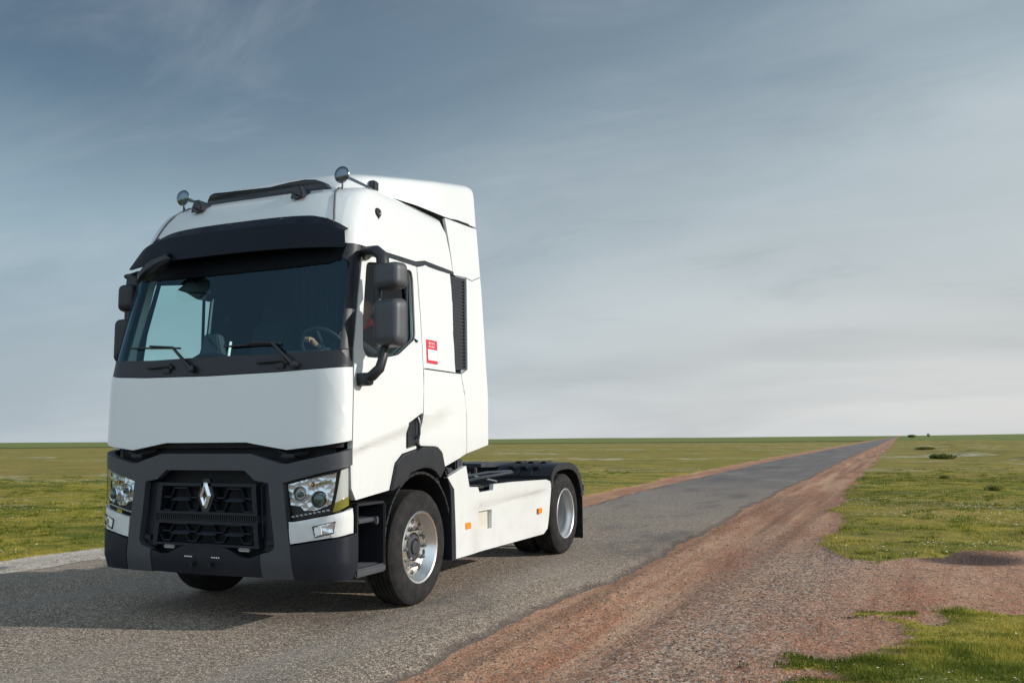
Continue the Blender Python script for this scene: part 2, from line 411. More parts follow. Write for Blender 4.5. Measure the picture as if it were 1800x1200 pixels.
for sg in (1, -1):
    roofside(sg)
    # black trim line under the roof panel
    tr = [(YA(.47, 3.03), 3.022), (YA(.47, 3.05), 3.056), (YA(.9, 3.07), 3.074), (YA(1.38, 3.08), 3.084), (YA(1.56, 3.12), 3.124), (YA(2.15, 3.12), 3.120), (YA(2.15, 3.09), 3.088), (YA(1.56, 3.09), 3.088), (YA(1.38, 3.045), 3.045), (YA(.9, 3.04), 3.040)]
    if sg < 0: tr = mir(tr)
    panel('roof_trim_strip', tr, W, 'trim', T, thick=.02, su=.1, sv=.1, d0=.002, bev=.002)
    S = SS(sg)
    # door: a pressed crease runs up to the handle
    def Sdoor(y, z, d=0., S=S):
        zc = 1.38+(y-.28)*.215
        k = .026*max(0, min(1, (zc-z)/.035)) if y < 2.05 else 0
        k *= max(0, min(1, (2.05-y)/.6))
        return S(y, z, d-k)
    df = lambda z: smz(z, ZY, YY)+DD+.008
    outer = [(df(1.0)+.08, .985), (df(1.1)+.02, 1.08), (df(1.47), 1.40), (df(1.9), 1.9), (df(2.2), 2.2), (df(2.6), 2.6), (df(3.02), 3.018), (.9, 3.034), (1.385, 3.04), (1.40, 2.6), (1.40, 2.1), (1.375, 1.68),
             (1.36, 1.695), (1.12, 1.60), (1.12, 1.375), (1.30, 1.40), (1.30, 1.375), (1.05, 1.335), (.93, 1.26), (.84, 1.035)]
    win = rnd([(.53, 2.93), (.90, 2.99), (1.29, 2.985), (1.31, 2.90), (1.29, 2.36), (.97, 2.185), (.70, 2.135), (.46, 2.125), (.41, 2.19), (.43, 2.44)], .05, 4)
    door = panel('door', outer, Sdoor, 'white', T, holes=[win], thick=.05, su=.05, sv=.035, bev=.006)
    wz_ = [(.47+.06*0+ (p[0]-.47)*1.03, p[1]) for p in win]
    panel('window_glass', rnd([(.50, 2.95), (.90, 3.01), (1.31, 3.0), (1.33, 2.90), (1.31, 2.34), (.97, 2.165), (.70, 2.115), (.44, 2.105), (.39, 2.19), (.41, 2.44)], .05, 3), S, 'sideglass', door, thick=0, d0=-.035)
    # rubber frame round the glass
    bm = B(); loop = [S(y, z, -.012) for y, z in win]; tube(bm, loop+[loop[0]], .009, 6); fin(bm, 'window_frame', 'black', door)
    bm = B(); tube(bm, [S(1.27, 2.35, .0), S(1.30, 2.335, .008), S(1.325, 2.345, .004)], [.012, .012, .004], 6)
    box(bm, S(1.21, 2.6, -.03), (.012, .04, .72), .004); fin(bm, 'window_channel', 'black', door)
    # handle recess
    panel('handle_recess', [(1.13, 1.385), (1.33, 1.44), (1.33, 1.50), (1.345, 1.685), (1.325, 1.69), (1.13, 1.595)], S, 'black', door, thick=.03, d0=-.012, bev=.004, sharp=30)
    bm = B(); tube(bm, [S(1.27, 1.65, .005), S(1.275, 1.60, .02), S(1.27, 1.50, .02), S(1.26, 1.46, .0)], .014, 8); fin(bm, 'door_handle', 'trim', door)
    # sleeper side
    panel('sleeper_upper_panel', [(1.412, 2.105), (1.412, 2.6), (1.40, 3.04), (1.56, 3.082), (2.06, 3.082), (2.08, 2.81), (2.055, 2.5), (2.045, 2.105)], S, 'white', T, thick=.03, su=.12, sv=.15)
    panel('sleeper_lower_panel', [(1.385, 1.68), (1.412, 2.093), (2.16, 2.093), (2.21, 1.92), (2.262, 1.68), (2.262, 1.315), (1.80, 1.195), (1.74, 1.34), (1.65, 1.393), (1.385, 1.40), (1.36, 1.42), (1.36, 1.46), (1.37, 1.47)], Sdoor, 'white', T, thick=.03, su=.09, sv=.07)
    # louvre
    lv = panel('air_intake_louvre', [(2.065, 3.082), (2.43, 3.10), (2.31, 2.15), (2.07, 2.13), (2.055, 2.5), (2.09, 2.81)], S, 'black', T, thick=.03, d0=-.018, su=.12, sv=.1, bev=.003)
    bm = B()
    for k in range(26):
        z = 2.18+k*.035; y1 = 2.415-(3.1-z)*.115
        box(bm, S(y1-.02, z, -.010), (.014, .030, .018), .003, 1)
        box(bm, (S(2.11, z, -.017)+S(y1-.03, z, -.017))/2, (.004, y1-2.13, .010), 0, 1)
    absorb(lv, bm, 'trim')
    # side deflector
    panel('side_deflector', [(2.272, 1.317), (2.77, 1.395), (2.77, 2.2), (2.785, 3.165), (2.56, 3.09), (2.44, 3.10), (2.325, 2.15), (2.175, 2.093), (2.222, 1.92), (2.272, 1.68)], S, 'white', T, thick=.03, su=.12, sv=.12, bev=.008)
    panel('upper_side_deflector', [(2.145, 3.09), (2.44, 3.112), (2.56, 3.102), (2.785, 3.177), (2.80, 3.6), (2.80, 3.70), (2.065, 3.66), (2.096, 3.5), (2.127, 3.3)], 
          lambda y, z, d, sg=sg: Vector((sg*(float(np.interp(z, [3.0, 3.05, 4.2], [1.175, 1.17, 1.055]))+d), y, z)), 'white', T, thick=.03, su=.1, sv=.1, bev=.008)
for sg in (1, -1):
    bm = B(); tube(bm, [W(sg*a, z, .002) for a, z in ((.996, 3.06), (1.036, 3.15), (1.066, 3.28), (1.051, 3.35), (1.036, 3.42), (1.022, 3.47), (1.006, 3.52), (.99, 3.57), (.976, 3.62), (.966, 3.66), (.956, 3.69))], .010, 6); fin(bm, 'roof_seam', 'gasket', T)
# roof deck under the fairing
bm = B(); box(bm, (0, 1.85, 3.655), (1.9, 1.75, .05), .02); fin(bm, 'roof_deck', 'white', T)
# roof deflector (fairing): crowned shell rising rearwards
def fair():
    bm = B(); NY, NX = 40, 44; rings = []
    for i in range(NY+1):
        t = (i/NY)**1.5; y = .80+t*(2.80-.80)
        zt = float(np.interp(y, [.80, .84, .90, 1.1, 1.5, 1.9, 2.3, 2.76, 2.80], [3.69, 3.745, 3.79, 3.85, 3.93, 4.015, 4.105, 4.205, 4.20]))
        zt_ = zt
        zb = float(np.interp(y, [.80, 1.3, 1.6, 1.97, 2.05, 2.8], [3.66, 3.69, 3.685, 3.675, 3.672, 3.722]))
        hwb = float(np.interp(y, [.80, 1.0, 1.3, 1.6, 2.05, 2.8], [.70, .86, .97, 1.045, 1.105, 1.10]))
        hwt = hwb-.035
        ring = []
        for k in range(NX+1):
            s = k/NX*2-1; g_ = 1 if s >= 0 else -1; q = abs(s)
            # superellipse section
            a = q*math.pi/2; n = 12.
            x = hwt*(math.sin(a))**(2/n); z = zb+(zt-zb)*(max(0., math.cos(a)))**(2/n)
            x += (hwb-hwt)*(1-(z-zb)/max(1e-4, zt-zb))
            z += float(np.interp(y, [.8, 1., 1.5, 2.8], [.05, .085, .075, .02]))*(1-(x/hwb)**4) * (1 if z > zb+1e-4 else 0)*((z-zb)/max(1e-4, zt-zb))
            ring.append(bm.verts.new((g_*x, y, z)))
        rings.append(ring)
    for a, b in zip(rings, rings[1:]):
        for k in range(NX): bm.faces.new((a[k], a[k+1], b[k+1], b[k]))
    bm.faces.new(rings[0]); bm.faces.new(rings[-1][::-1])
    return fin(bm, 'roof_deflector', 'white', T, sharp=45)
fair()
for sg in (1, -1):
    bm = B(); tube(bm, [(sg*1.085, 2.08, 3.672), (sg*1.097, 2.4, 3.695), (sg*1.097, 2.62, 3.708)], .016, 6); fin(bm, 'fairing_seal', 'trim', T)
    bm = B(); tube(bm, [(sg*x, y, z) for x, y, z in ((.86, .98, 3.70), (.93, 1.25, 3.707), (.98, 1.5, 3.705), (1.03, 1.8, 3.70), (1.06, 1.97, 3.69), (1.095, 2.06, 3.66))], [.003, .006, .008, .009, .010, .010], 6); fin(bm, 'fairing_seal', 'trim', T)
# ---- rear wall, floor, inner lining
bm = B(); box(bm, (0, 2.30, 2.45), (2.20, .05, 2.35), .01); fin(bm, 'cab_rear_wall', 'lining', T)
bm = B(); box(bm, (0, 1.25, 1.50), (2.36, 2.0, .05), .01); fin(bm, 'cab_floor', 'lining', T)
for sg in (1, -1):
    S = SS(sg)
    hole = [(.56, 2.91), (.90, 2.97), (1.27, 2.965), (1.29, 2.90), (1.27, 2.38), (.97, 2.205), (.70, 2.155), (.48, 2.145), (.43, 2.2), (.45, 2.44)]
    panel('cab_side_lining', [(.33, 1.15), (2.30, 1.42), (2.30, 3.60), (1.0, 3.60), (.80, 3.45), (.56, 3.05), (.37, 2.3)], S, 'lining', T, holes=[hole], thick=.02, d0=-.065, bev=0)
panel('cab_front_lining', sym([(0, 3.0), (1.25, 3.0), (1.2, 3.5), (.9, 3.64), (0, 3.64)]), W, 'lining', T, thick=.02, d0=-.045, bev=0)
bm = B(); box(bm, (0, 1.5, 3.60), (2.0, 1.6, .04), .01); fin(bm, 'cab_headlining', 'lining', T)
panel('bulkhead', sym([(0, 1.40), (AE+.05, 1.40), (AE+.05, 2.10), (0, 2.10)]), W, 'dark', T, thick=.02, d0=-.07, bev=0)
# dashboard
bm = B()
prism(bm, [(.10, 1.75), (.10, 2.10), (.16, 2.16), (.42, 2.17), (.55, 2.10), (.62, 1.95), (.60, 1.75)], lambda y, z: Vector((-1.12, y+.02, z)), lambda y, z: Vector((1.12, y+.02, z)))
bmesh.ops.bevel(bm, geom=[e_ for e_ in bm.edges], offset=.015, segments=2, affect='EDGES', clamp_overlap=True)
fin(bm, 'dashboard', 'dash', T)
bm = B(); box(bm, (.62, .52, 2.16), (.42, .22, .10), .04, 3); fin(bm, 'instrument_binnacle', 'dash', T)
bm = B()
cw = Vector((.60, .78, 2.24)); rotw = Matrix.Rotation(R(-52), 4, 'X')
ring = [cw+(rotw @ Vector((.225*math.cos(t), .225*math.sin(t), 0))) for t in np.linspace(0, 2*math.pi, 33)]
tube(bm, ring, .016, 8); 
for t in (0.2, math.pi-.2, -math.pi/2): tube(bm, [cw, cw+(rotw @ Vector((.22*math.cos(t), .22*math.sin(t), 0)))], .014, 6)
lathe(bm, [(-.03, .05), (0, .06), (.02, .04)], cw, 'Z', 16); tube(bm, [cw, (.60, .60, 1.95)], .03, 8)
fin(bm, 'steering_wheel', 'dash', T)
for sx in (.62, -.62):
    bm = B()
    box(bm, (sx, 1.28, 1.92), (.50, .50, .14), .05, 3); box(bm, (sx, 1.56, 2.30), (.48, .13, .72), .05, 3, Matrix.Rotation(R(-9), 4, 'X')); box(bm, (sx, 1.62, 2.74), (.28, .10, .20), .04, 3)
    box(bm, (sx, 1.30, 1.70), (.34, .36, .32), .03)
    fin(bm, 'seat', 'fabric', T)
# curtain across the bunk
bm = B(); N_ = 90
va = [[bm.verts.new((-1.02+2.04*i/N_, 1.95+.03*math.sin(i*1.3), z)) for i in range(N_+1)] for z in (1.75, 3.4)]
for i in range(N_): bm.faces.new((va[0][i], va[0][i+1], va[1][i+1], va[1][i]))
fin(bm, 'bunk_curtain', 'curtain', T)
# ---- sun visor
def VS(u, v, d=0.):                                 # v 0 (top edge) .. 1 (bottom edge)
    s = 1 if u >= 0 else -1; a = abs(u); q = min(1., a/1.17)
    zt = 3.335-.115*q**6; zb = 3.012-.012*q**4
    yv = float(np.interp(v, [0, .30, 1], [.285, .150, .085]))+.155*q**2.6
    x = a*(1-.075*(1-v)*q**4)
    nx = min(1, max(0, (a-1.10)/.08)); ny = -(1-nx*.9)
    L = math.hypot(nx, ny)
    return Vector((s*(x+d*nx/L), yv+d*ny/L, zt+(zb-zt)*v))
vis = [(-1.15, 0.0), (1.15, 0.0), (1.175, .08), (1.165, .93), (1.14, 1.0), (-1.14, 1.0), (-1.175, .96), (-1.175, .08)]
sv_ = panel('sun_visor', vis, VS, 'visor', T, thick=.018, su=.035, sv=.10, bev=.005, sharp=18)
for a in (-1.02, -.62, -.02, .52, .95):
    p = VS(a, .10, .004); q = W(a, 3.30, -.01); bm = B(); tube(bm, [q, (p+q)/2, p], [.016, .016, .022], 8, flat=.6)
    fin(bm, 'visor_bracket', 'trim', sv_)
# crease shelf on the nose above the visor
# ---- lower front
brow = sym([(0, 1.354), (.459, 1.354), (.74, 1.279), (.80, 1.275), (1.1, 1.335), (AE+.006, 1.388), (AE+.006, 1.262), (1.1, 1.208), (.765, 1.128), (.80, .86), (.822, .70), (.832, .655), (.858, .40),
            (.845, .385), (.57, .385), (.565, .575), (.60, .585), (.66, .60), (.69, .625), (.695, .67), (.66, .90), (.635, 1.125), (.501, 1.147), (.404, 1.222), (0, 1.222)])
def Wl(a, z, d=0.):                                 # lower front tucks in towards the ground
    k = max(0, (.50-z))*.25
    return W(a, z, d-k)
panel('bumper_frame', brow, Wl, 'grey', T, thick=.06, su=.07, sv=.07, bev=.012, sharp=40)
panel('front_recess', sym([(0, .40), (AE+.05, .40), (AE+.05, 1.46), (0, 1.46)]), W, 'dark', T, thick=.02, su=.1, d0=-.135, bev=0)
bm = B()                                             # hinges and latches in the gap below the bonnet
bm.free()
for sg in (1, -1):
    bm = B(); tube(bm, [W(sg*.60, 1.39, -.09), W(sg*.80, 1.335, -.05), W(sg*.95, 1.36, -.09)], .018, 6); box(bm, W(sg*.79, 1.335, -.045), (.13, .04, .03), .008)
    fin(bm, 'bonnet_latch', 'cowl', T)
# grille
def bar(bm, pts, h, y0, y1):
    for (x0, z0), (x1, z1) in zip(pts, pts[1:]):
        if x1-x0 < 1e-4: continue
        prism(bm, [(x0, z0-h/2), (x1, z1-h/2), (x1, z1+h/2), (x0, z0+h/2)], lambda x, z: Vector((x, y0, z)), lambda x, z: Vector((x, y1, z)))
def wave(zh, zl, x0, x1, per, ph):
    pts = []; hi = per*.23; sl = per*.14
    k = math.floor((x0-ph)/per)-1; xs = []
    while True:
        c = ph+k*per
        if c-hi > x1+per: break
        xs += [(c-hi, zh), (c+hi, zh), (c+hi+sl, zl), (c+per-hi-sl, zl)]; k += 1
    out = []
    for (a, za), (b, zb) in zip(xs, xs[1:]):
        if b < x0 or a > x1: continue
        if a < x0: za = za+(zb-za)*(x0-a)/(b-a); a = x0
        if b > x1: zb = za+(zb-za)*(x1-a)/(b-a); b = x1
        if not out: out.append((a, za))
        out.append((b, zb))
    return out
def grille(name, zt, zb, hwt, hwb, rows, ph):
    bm = B(); y0, y1 = .035, .085
    prism(bm, [(-hwt, zt), (hwt, zt), (hwt, zt-.026), (-hwt, zt-.026)], lambda x, z: Vector((x, .022, z)), lambda x, z: Vector((x, .09, z)))
    prism(bm, [(-hwb, zb), (hwb, zb), (hwb, zb+.02), (-hwb, zb+.02)], lambda x, z: Vector((x, .02, z)), lambda x, z: Vector((x, .09, z)))
    for s in (1, -1):
        prism(bm, [(s*hwt, zt-.026), (s*hwb, zb+.02), (s*(hwb-.045), zb+.02), (s*(hwt-.045), zt-.026)], lambda x, z: Vector((x, .018, z)), lambda x, z: Vector((x, .09, z)))
    for zh, zl in rows:
        w = hwt+(hwb-hwt)*(zt-zh)/(zt-zb)-.055
        p = wave(zh, zl, -w, w, .278, ph)
        bar(bm, p, .009, y0, y1)
        # the flat shelves that catch the sky: sloped fins on each high run
        for (xa, za), (xb, zb2) in zip(p, p[1:]):
            if abs(za-zb2) < 1e-6 and abs(za-zh) < 1e-6 and zh < zt-.06:
                prism(bm, [(xa-.045, za+.0), (xb+.045, za+.0), (xb+.006, za+.026), (xa-.006, za+.026)], lambda x, z: Vector((x, .032+(z-zh)*.9, z)), lambda x, z: Vector((x, y1, z)))
    return bm

gm = grille('g', 1.118, .868, .503, .523, [(1.075, 1.00), (.975, .895)], 0.0)
gr = fin(gm, 'upper_grille', 'deep', T, 25)
gm = grille('g', .815, .615, .527, .547, [(.785, .725), (.705, .650)], 0.0)
fin(gm, 'lower_grille', 'deep', T, 25)
bm = B(); box(bm, (0, .07, .842), (1.04, .03, .055), .004)
for k in range(46): box(bm, (-.50+k*1.0/45, .052, .842), (.008, .012, .040), .0)
fin(bm, 'grille_rib_strip', 'trim', T)
for sg in (1, -1):                                   # tall slots beside the grille
    bm = B(); prism(bm, [(sg*.515, 1.118), (sg*.63, 1.118), (sg*.69, .64), (sg*.66, .60), (sg*.56, .59), (sg*.548, .70)], lambda x, z: Vector((x, .075, z)), lambda x, z: Vector((x, .10, z)))
    prism(bm, [(sg*.60, .68), (sg*.675, .69), (sg*.68, .655), (sg*.60, .64)], lambda x, z: Vector((x, .045, z)), lambda x, z: Vector((x, .08, z)))
    tube(bm, [(sg*.535, .05, 1.11), (sg*.555, .055, .7)], .008, 6)
    fin(bm, 'air_slot', 'deep', T)
# emblem: a folded diamond
def emblem():
    ld = B(); oh, ow, ih, iw, tw = .104, .060, .048, .020, .016
    O = [(tw, oh), (ow, 0), (tw, -oh), (-tw, -oh), (-ow, 0), (-tw, oh)]
    I = [(0, ih), (iw, 0), (0, -ih), (0, -ih), (-iw, 0), (0, ih)]
    Mi = [((a[0]+b[0])/2, (a[1]+b[1])/2) for a, b in zip(O, I)]
    z0 = 1.018
    def V(p, y): return ld.verts.new((p[0], y, z0+p[1]))
    o = [V(p, .012) for p in O]; m = [V(p, -.004) for p in Mi]; i = [V(p, .004) for p in I]; ob = [V(p, .035) for p in O]; ib = [V(p, .035) for p in I]
    for k in range(6):
        j = (k+1) % 6
        for A_, B_ in ((o, m), (m, i), (ob, o), (i, ib)):
            f = [A_[k], A_[j], B_[j], B_[k]]
            ld.faces.new(f)
    bmesh.ops.remove_doubles(ld, verts=ld.verts, dist=1e-5)
    return fin(ld, 'diamond_emblem', 'chrome', T, 20, label='polished diamond-shaped emblem')
em = emblem()
bm = B(); prism(bm, [(.03, .135), (.085, 0), (.03, -.135), (-.03, -.135), (-.085, 0), (-.03, .135)], lambda x, z: Vector((x, .022, 1.018+z)), lambda x, z: Vector((x, .05, 1.018+z))); fin(bm, 'emblem_base', 'trim', em)
# centre lower bumper
cb = sym([(0, .625), (.15, .622), (.24, .605), (.38, .545), (.45, .54), (.562, .57), (.566, .392), (0, .385)])
cbo = panel('bumper_centre', cb, Wl, 'deep', T, thick=.05, su=.08, sv=.08, d0=-.006, bev=.012)
bm = B()
for s in (1, -1):
    lathe(bm, [(-.012, .026), (-.016, .020), (.012, .016), (.012, .002)], (s*.095-.02, .0, .465), 'Y', 14)
split(bm, 'towing_eye_cover', 'dark', cbo)
bm = B()
for cx in (-.145, .135):
    for k in range(4): box(bm, (cx+(k-1.5)*.022, -.001, .533), (.012, .006, .009), .001)
absorb(cbo, bm, 'print')
for s in (1, -1):
    bm = B(); box(bm, (s*.385, .045, .60), (.125, .04, .028), .013, 3); fin(bm, 'step_light', 'steel', T)
# corner blocks
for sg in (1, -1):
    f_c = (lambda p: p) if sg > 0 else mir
    panel('bumper_corner', f_c([(.838, .648), (1.07, .686), (AE+.01, .728), (YA(.335, .7), .735), (YA(.335, .5), .40), (YA(.30, .4), .385), (AE-.1, .385), (.865, .385)]), Wl, 'deep', T, thick=.05, su=.05, sv=.08, bev=.015, d0=.004)
    panel('headlight_lower_trim', f_c([(.822, .825), (1.17, .885), (AE+.012, .93), (AE+.012, .742), (1.07, .70), (.834, .662)]), Wl, 'white', T, thick=.03, su=.05, sv=.06, bev=.005)
    fogp = [(1.028, .797), (1.206, .835), (1.189, .752), (1.047, .718)]
    fo = panel('fog_lamp', f_c(fogp), Wl, 'reflector', T, thick=.008, d0=.004, su=.03, sv=.03, bev=.002)
    bm = B(); lp = [Wl(sg*u, v, .006) for u, v in fogp]; tube(bm, lp+[lp[0]], .005, 6); fin(bm, 'fog_lamp_rim', 'trim', fo)
    panel('fog_lamp_lens', f_c([(1.04, .788), (1.095, .80), (1.10, .742), (1.055, .732)]), Wl, 'print', fo, thick=.004, d0=.008, su=.03, sv=.03, bev=.001)
    # headlamp cluster
    hl = panel('headlight', f_c([(.77, 1.122), (1.1, 1.200), (AE+.012, 1.256), (AE+.012, .938), (1.17, .893), (.818, .832)]), W, 'trim', T, thick=.04, d0=-.07, su=.05, sv=.06, bev=0)
    rf = panel('lamp_reflector', f_c([(.785, 1.112), (1.0, 1.165), (1.215, 1.205), (1.19, 1.06), (1.165, .965), (1.03, .915), (.93, .915), (.90, .945), (.812, .955)]), W, 'reflector', hl, thick=.03, d0=-.045, su=.03, sv=.03, bev=.006, sharp=60)
    bm = B()
    for (ca, cz, rr, dd, deep) in ((.908, 1.044, .060, -.02, 1), (1.073, 1.004, .066, -.015, 1)):
        c = W(sg*ca, cz, dd); n = (W(sg*ca, cz, dd+.01)-c).normalized()
        q = n.to_track_quat('Z', 'Y').to_matrix().to_4x4(); s0 = len(bm.verts)
        lathe(bm, [(-.03, rr), (.0, rr), (.006, rr*.93), (-.006, rr*.78), (-.012, rr*.7)], (0, 0, 0), 'Z', 28)
        bm.verts.ensure_lookup_table(); bmesh.ops.transform(bm, matrix=Matrix.Translation(c) @ q, verts=bm.verts[s0:])
    split(bm, 'lamp_bezel', 'chrome', hl)
    bm = B()
    for (ca, cz, rr, dd) in ((.908, 1.040, .026, -.018), (1.073, 1.004, .044, -.012)):
        c = W(sg*ca, cz, dd); n = (W(sg*ca, cz, dd+.01)-c).normalized()
        q = n.to_track_quat('Z', 'Y').to_matrix().to_4x4(); s0 = len(bm.verts)
        lathe(bm, [(-.02, rr), (.0, rr), (rr*.3, rr*.85), (rr*.5, rr*.5), (rr*.56, .002)], (0, 0, 0), 'Z', 24)
        bm.verts.ensure_lookup_table(); bmesh.ops.transform(bm, matrix=Matrix.Translation(c) @ q, verts=bm.verts[s0:])
    split(bm, 'projector_lens', 'lensdark', hl)
    bm = B()                                          # indicator lamps: one amber bulb, a row of facets
    c = W(sg*1.01, 1.115, -.03); box(bm, c, (.035, .02, .035), .01); fin(bm, 'indicator_bulb', 'amber', hl)
    bm = B()
    for k in range(6): box(bm, W(sg*(1.045+.024*k), 1.112+.006*k, -.025), (.018, .02, .026), .004)
    tube(bm, [W(sg*.97, 1.155, -.03), W(sg*1.1, 1.182, -.028), W(sg*1.2, 1.20, -.03)], .006, 6)
    absorb(rf, bm, 'chrome')
    bm = B()
    for k in range(9): box(bm, W(sg*(.845+.037*k), .868+.0065*k, -.028), (.028, .012, .012), .003)
    absorb(hl, bm, 'steel')
    panel('side_marker', f_c([(1.262, 1.222), (AE+.0, 1.240), (AE+.0, 1.0), (1.215, .95), (1.19, .935)]), W, 'marker' if sg > 0 else 'trim', hl, thick=.02, d0=-.035, su=.03, sv=.04, bev=.006)  # far side in black: its dark look at a grazing angle, painted in
    panel('side_marker_amber', f_c([(1.20, .975), (1.27, 1.0), (AE+.0, 1.02), (AE+.0, .95), (1.21, .91), (1.18, .905)]), W, 'olv' if sg > 0 else 'trim', hl, thick=.02, d0=-.03, su=.03, sv=.04, bev=.006)  # far lens blackened likewise, the grazing-view darkness put into its colour
    panel('headlight_lens', f_c([(.768, 1.122), (1.1, 1.202), (AE+.012, 1.257), (AE+.012, .938), (1.17, .893), (.816, .832)]), W, 'lens', hl, thick=0, d0=-.004, su=.04, sv=.05)
# bumper skin behind the wheel side: entry steps
for sg in (1, -1):
    bm = B(); X = sg*1.0
    box(bm, (sg*.93, .54, .66), (.10, .46, .60), .01)
    box(bm, (sg*1.10, .345, .66), (.28, .03, .56), .008); box(bm, (sg*1.10, .755, .66), (.28, .025, .56), .008); box(bm, (sg*1.10, .55, .945), (.27, .40, .02), .006)
    st_ = fin(bm, 'step_well', 'black', T)
    bm = B(); box(bm, (sg*1.115, .55, .415), (.26, .44, .065), .012); es = fin(bm, 'entry_step', 'grey', st_)
    bm = B()
    for k in range(6): box(bm, (sg*(1.05+.025*k), .55, .450), (.008, .36, .008), .002)
    absorb(es, bm, 'castiron')
    bm = B(); box(bm, (sg*1.15, .49, .815), (.17, .26, .035), .01); box(bm, (sg*1.23, .62, .805), (.05, .04, .06), .008); fin(bm, 'entry_step', 'grey', st_)
    # wheel arch flare
    S = SS(sg)
    arch = [(.845, 1.03), (.925, 1.25), (1.05, 1.325), (1.30, 1.365), (1.41, 1.385), (1.645, 1.388), (1.735, 1.335), (1.795, 1.19), (1.70, 1.10), (1.61, 1.165), (1.52, 1.195), (1.41, 1.205), (1.28, 1.195), (1.15, 1.17), (1.04, 1.09)]
    panel('wheel_arch_flare', arch, S, 'grey' if False else 'black', T, thick=.12, d0=.008, su=.08, sv=.08, bev=.012)
    # inner arch liner
    bm = B(); prof = []
    for k in range(21):
        a = math.pi*(k/20)*1.0+.0; prof.append((1.38-.60*math.cos(a), .56+.60*math.sin(a)))
    prof = [(.79, .40)]+prof+[(1.99, .34)]
    for (y0, z0), (y1, z1) in zip(prof, prof[1:]):
        L = Vector((0, y1-y0, z1-z0)).length
        if L < 1e-4: continue
        an = math.atan2(z1-z0, y1-y0)
        box(bm, (sg*.93, (y0+y1)/2, (z0+z1)/2), (.58, L+.01, .02), 0, 1, Matrix.Rotation(an, 4, 'X'))
    fin(bm, 'wheel_arch_liner', 'dark', T)
    bm = B(); box(bm, (sg*.62, 1.38, .85), (.04, 1.15, .75), 0); fin(bm, 'inner_fender', 'dark', T)
    # trailing edge moulding
    panel('arch_moulding', [(1.80, 1.18), (1.86, 1.10), (1.925, .98), (1.945, .80), (1.955, .32), (2.03, .31), (2.03, .6), (2.0, .98), (1.87, 1.12)], S, 'black', T, thick=.10, d0=-.005, su=.1, sv=.1, bev=.012)
    # skirt
    sk = [(1.855, 1.10), (2.25, 1.195), (2.30, 1.05), (2.325, .985), (2.515, .975), (2.555, .92), (2.885, .925), (2.90, .985), (3.4, .985), (4.42, .965), (4.56, .94), (4.60, .88), (4.47, .38), (4.38, .325), (2.035, .325), (2.025, .6), (1.995, .98)]
    hole = [(2.58, .725), (2.895, .725), (2.895, .535), (2.58, .535)]
    def SK(y, z, d=0., S=S):
        zc = .80+.03*(y-2.4)
        k = .022*max(0, min(1, (zc-z)/.04))*max(0, min(1, (y-2.35)/.25))*max(0, min(1, (4.5-y)/.1))
        return S(y, z, d-k)
    skirt = panel('side_skirt', sk, SK, 'white', T, holes=[hole], thick=.045, su=.12, sv=.05, bev=.012)
    bm = B()
    for y in (2.29, 4.22): box(bm, S(y, .61, -.002), (.02, .12 if y < 3 else .11, .065), .006)
    split(bm, 'side_reflector', 'amber', skirt)
    bm = B(); box(bm, (sg*1.165, 2.79, .63), (.04, .29, .24), .01); fin(bm, 'filler_cover', 'cream', skirt)
    # tank and deck behind the skirt
    bm = B(); box(bm, (sg*.85, 3.25, .64), (.52, 2.3, .56), .10, 4)
    for y in (2.5, 3.3, 4.0): box(bm, (sg*.85, y, .64), (.535, .05, .575), .10, 3)
    fin(bm, 'fuel_tank', 'steel', T)
    bm = B(); box(bm, (sg*.85, 3.5, .955), (.60, 1.7, .02), .004)
    for k in range(20): box(bm, (sg*.85, 2.72+k*.082, .968), (.58, .02, .010), .002)
    fin(bm, 'catwalk_plate', 'chassis', T)
# ---- chassis
bm = B()
for sg in (1, -1):
    box(bm, (sg*.40, 3.15, .90), (.08, 5.6, .26), .01)
for y in (1.0, 2.6, 3.6, 4.6, 5.9): box(bm, (0, y, .88), (.8, .10, .20), .01)
box(bm, (0, 5.95, .80), (1.9, .06, .10), .01)
fin(bm, 'chassis_frame', 'chassis', T)
bm = B(); lathe(bm, [(-1.0, .05), (-.2, .07), (-.18, .16), (.18, .16), (.2, .07), (1.0, .05)], (0, 5.18, .505), 'X', 20); lathe(bm, [(-.2, .10), (-.05, .22), (.1, .22), (.25, .12)], (0, 5.10, .505), 'Y', 20); fin(bm, 'drive_axle', 'chassis', T)
bm = B(); box(bm, (0, 1.38, .44), (1.7, .12, .14), .03); box(bm, (0, 1.15, .42), (1.5, .05, .05), .01); box(bm, (0, .75, .62), (1.1, .7, .34), .05)
box(bm, (0, 1.7, .95), (.9, 1.3, .7), .08); fin(bm, 'front_axle', 'chassis', T)
bm = B(); tube(bm, [(.55, .95, .245), (.90, 1.0, .25)], .012, 6); fin(bm, 'track_rod', 'steel', T)
bm = B()                                              # fifth wheel coupling
prism(bm, [(-.42, 4.75), (-.30, 4.60), (.30, 4.60), (.42, 4.75), (.42, 5.2), (.30, 5.62), (.12, 5.75), (.05, 5.3), (-.05, 5.3), (-.12, 5.75), (-.30, 5.62), (-.42, 5.2)], lambda x, y: Vector((x, y, 1.10)), lambda x, y: Vector((x, y, 1.145)))
box(bm, (0, 5.1, 1.05), (.9, .3, .10), .02)
fin(bm, 'fifth_wheel', 'castiron', T)
bm = B()                                              # brackets, valves and air tanks behind the cab
box(bm, (-.05, 2.6, 1.16), (1.5, .16, .12), .02); box(bm, (-.35, 3.05, 1.17), (.5, .5, .10), .02)
for k in range(14):
    box(bm, (random.uniform(-.55, .75), random.uniform(2.7, 3.9), random.uniform(1.0, 1.14)), (random.uniform(.05, .16), random.uniform(.05, .18), random.uniform(.05, .14)), .01)
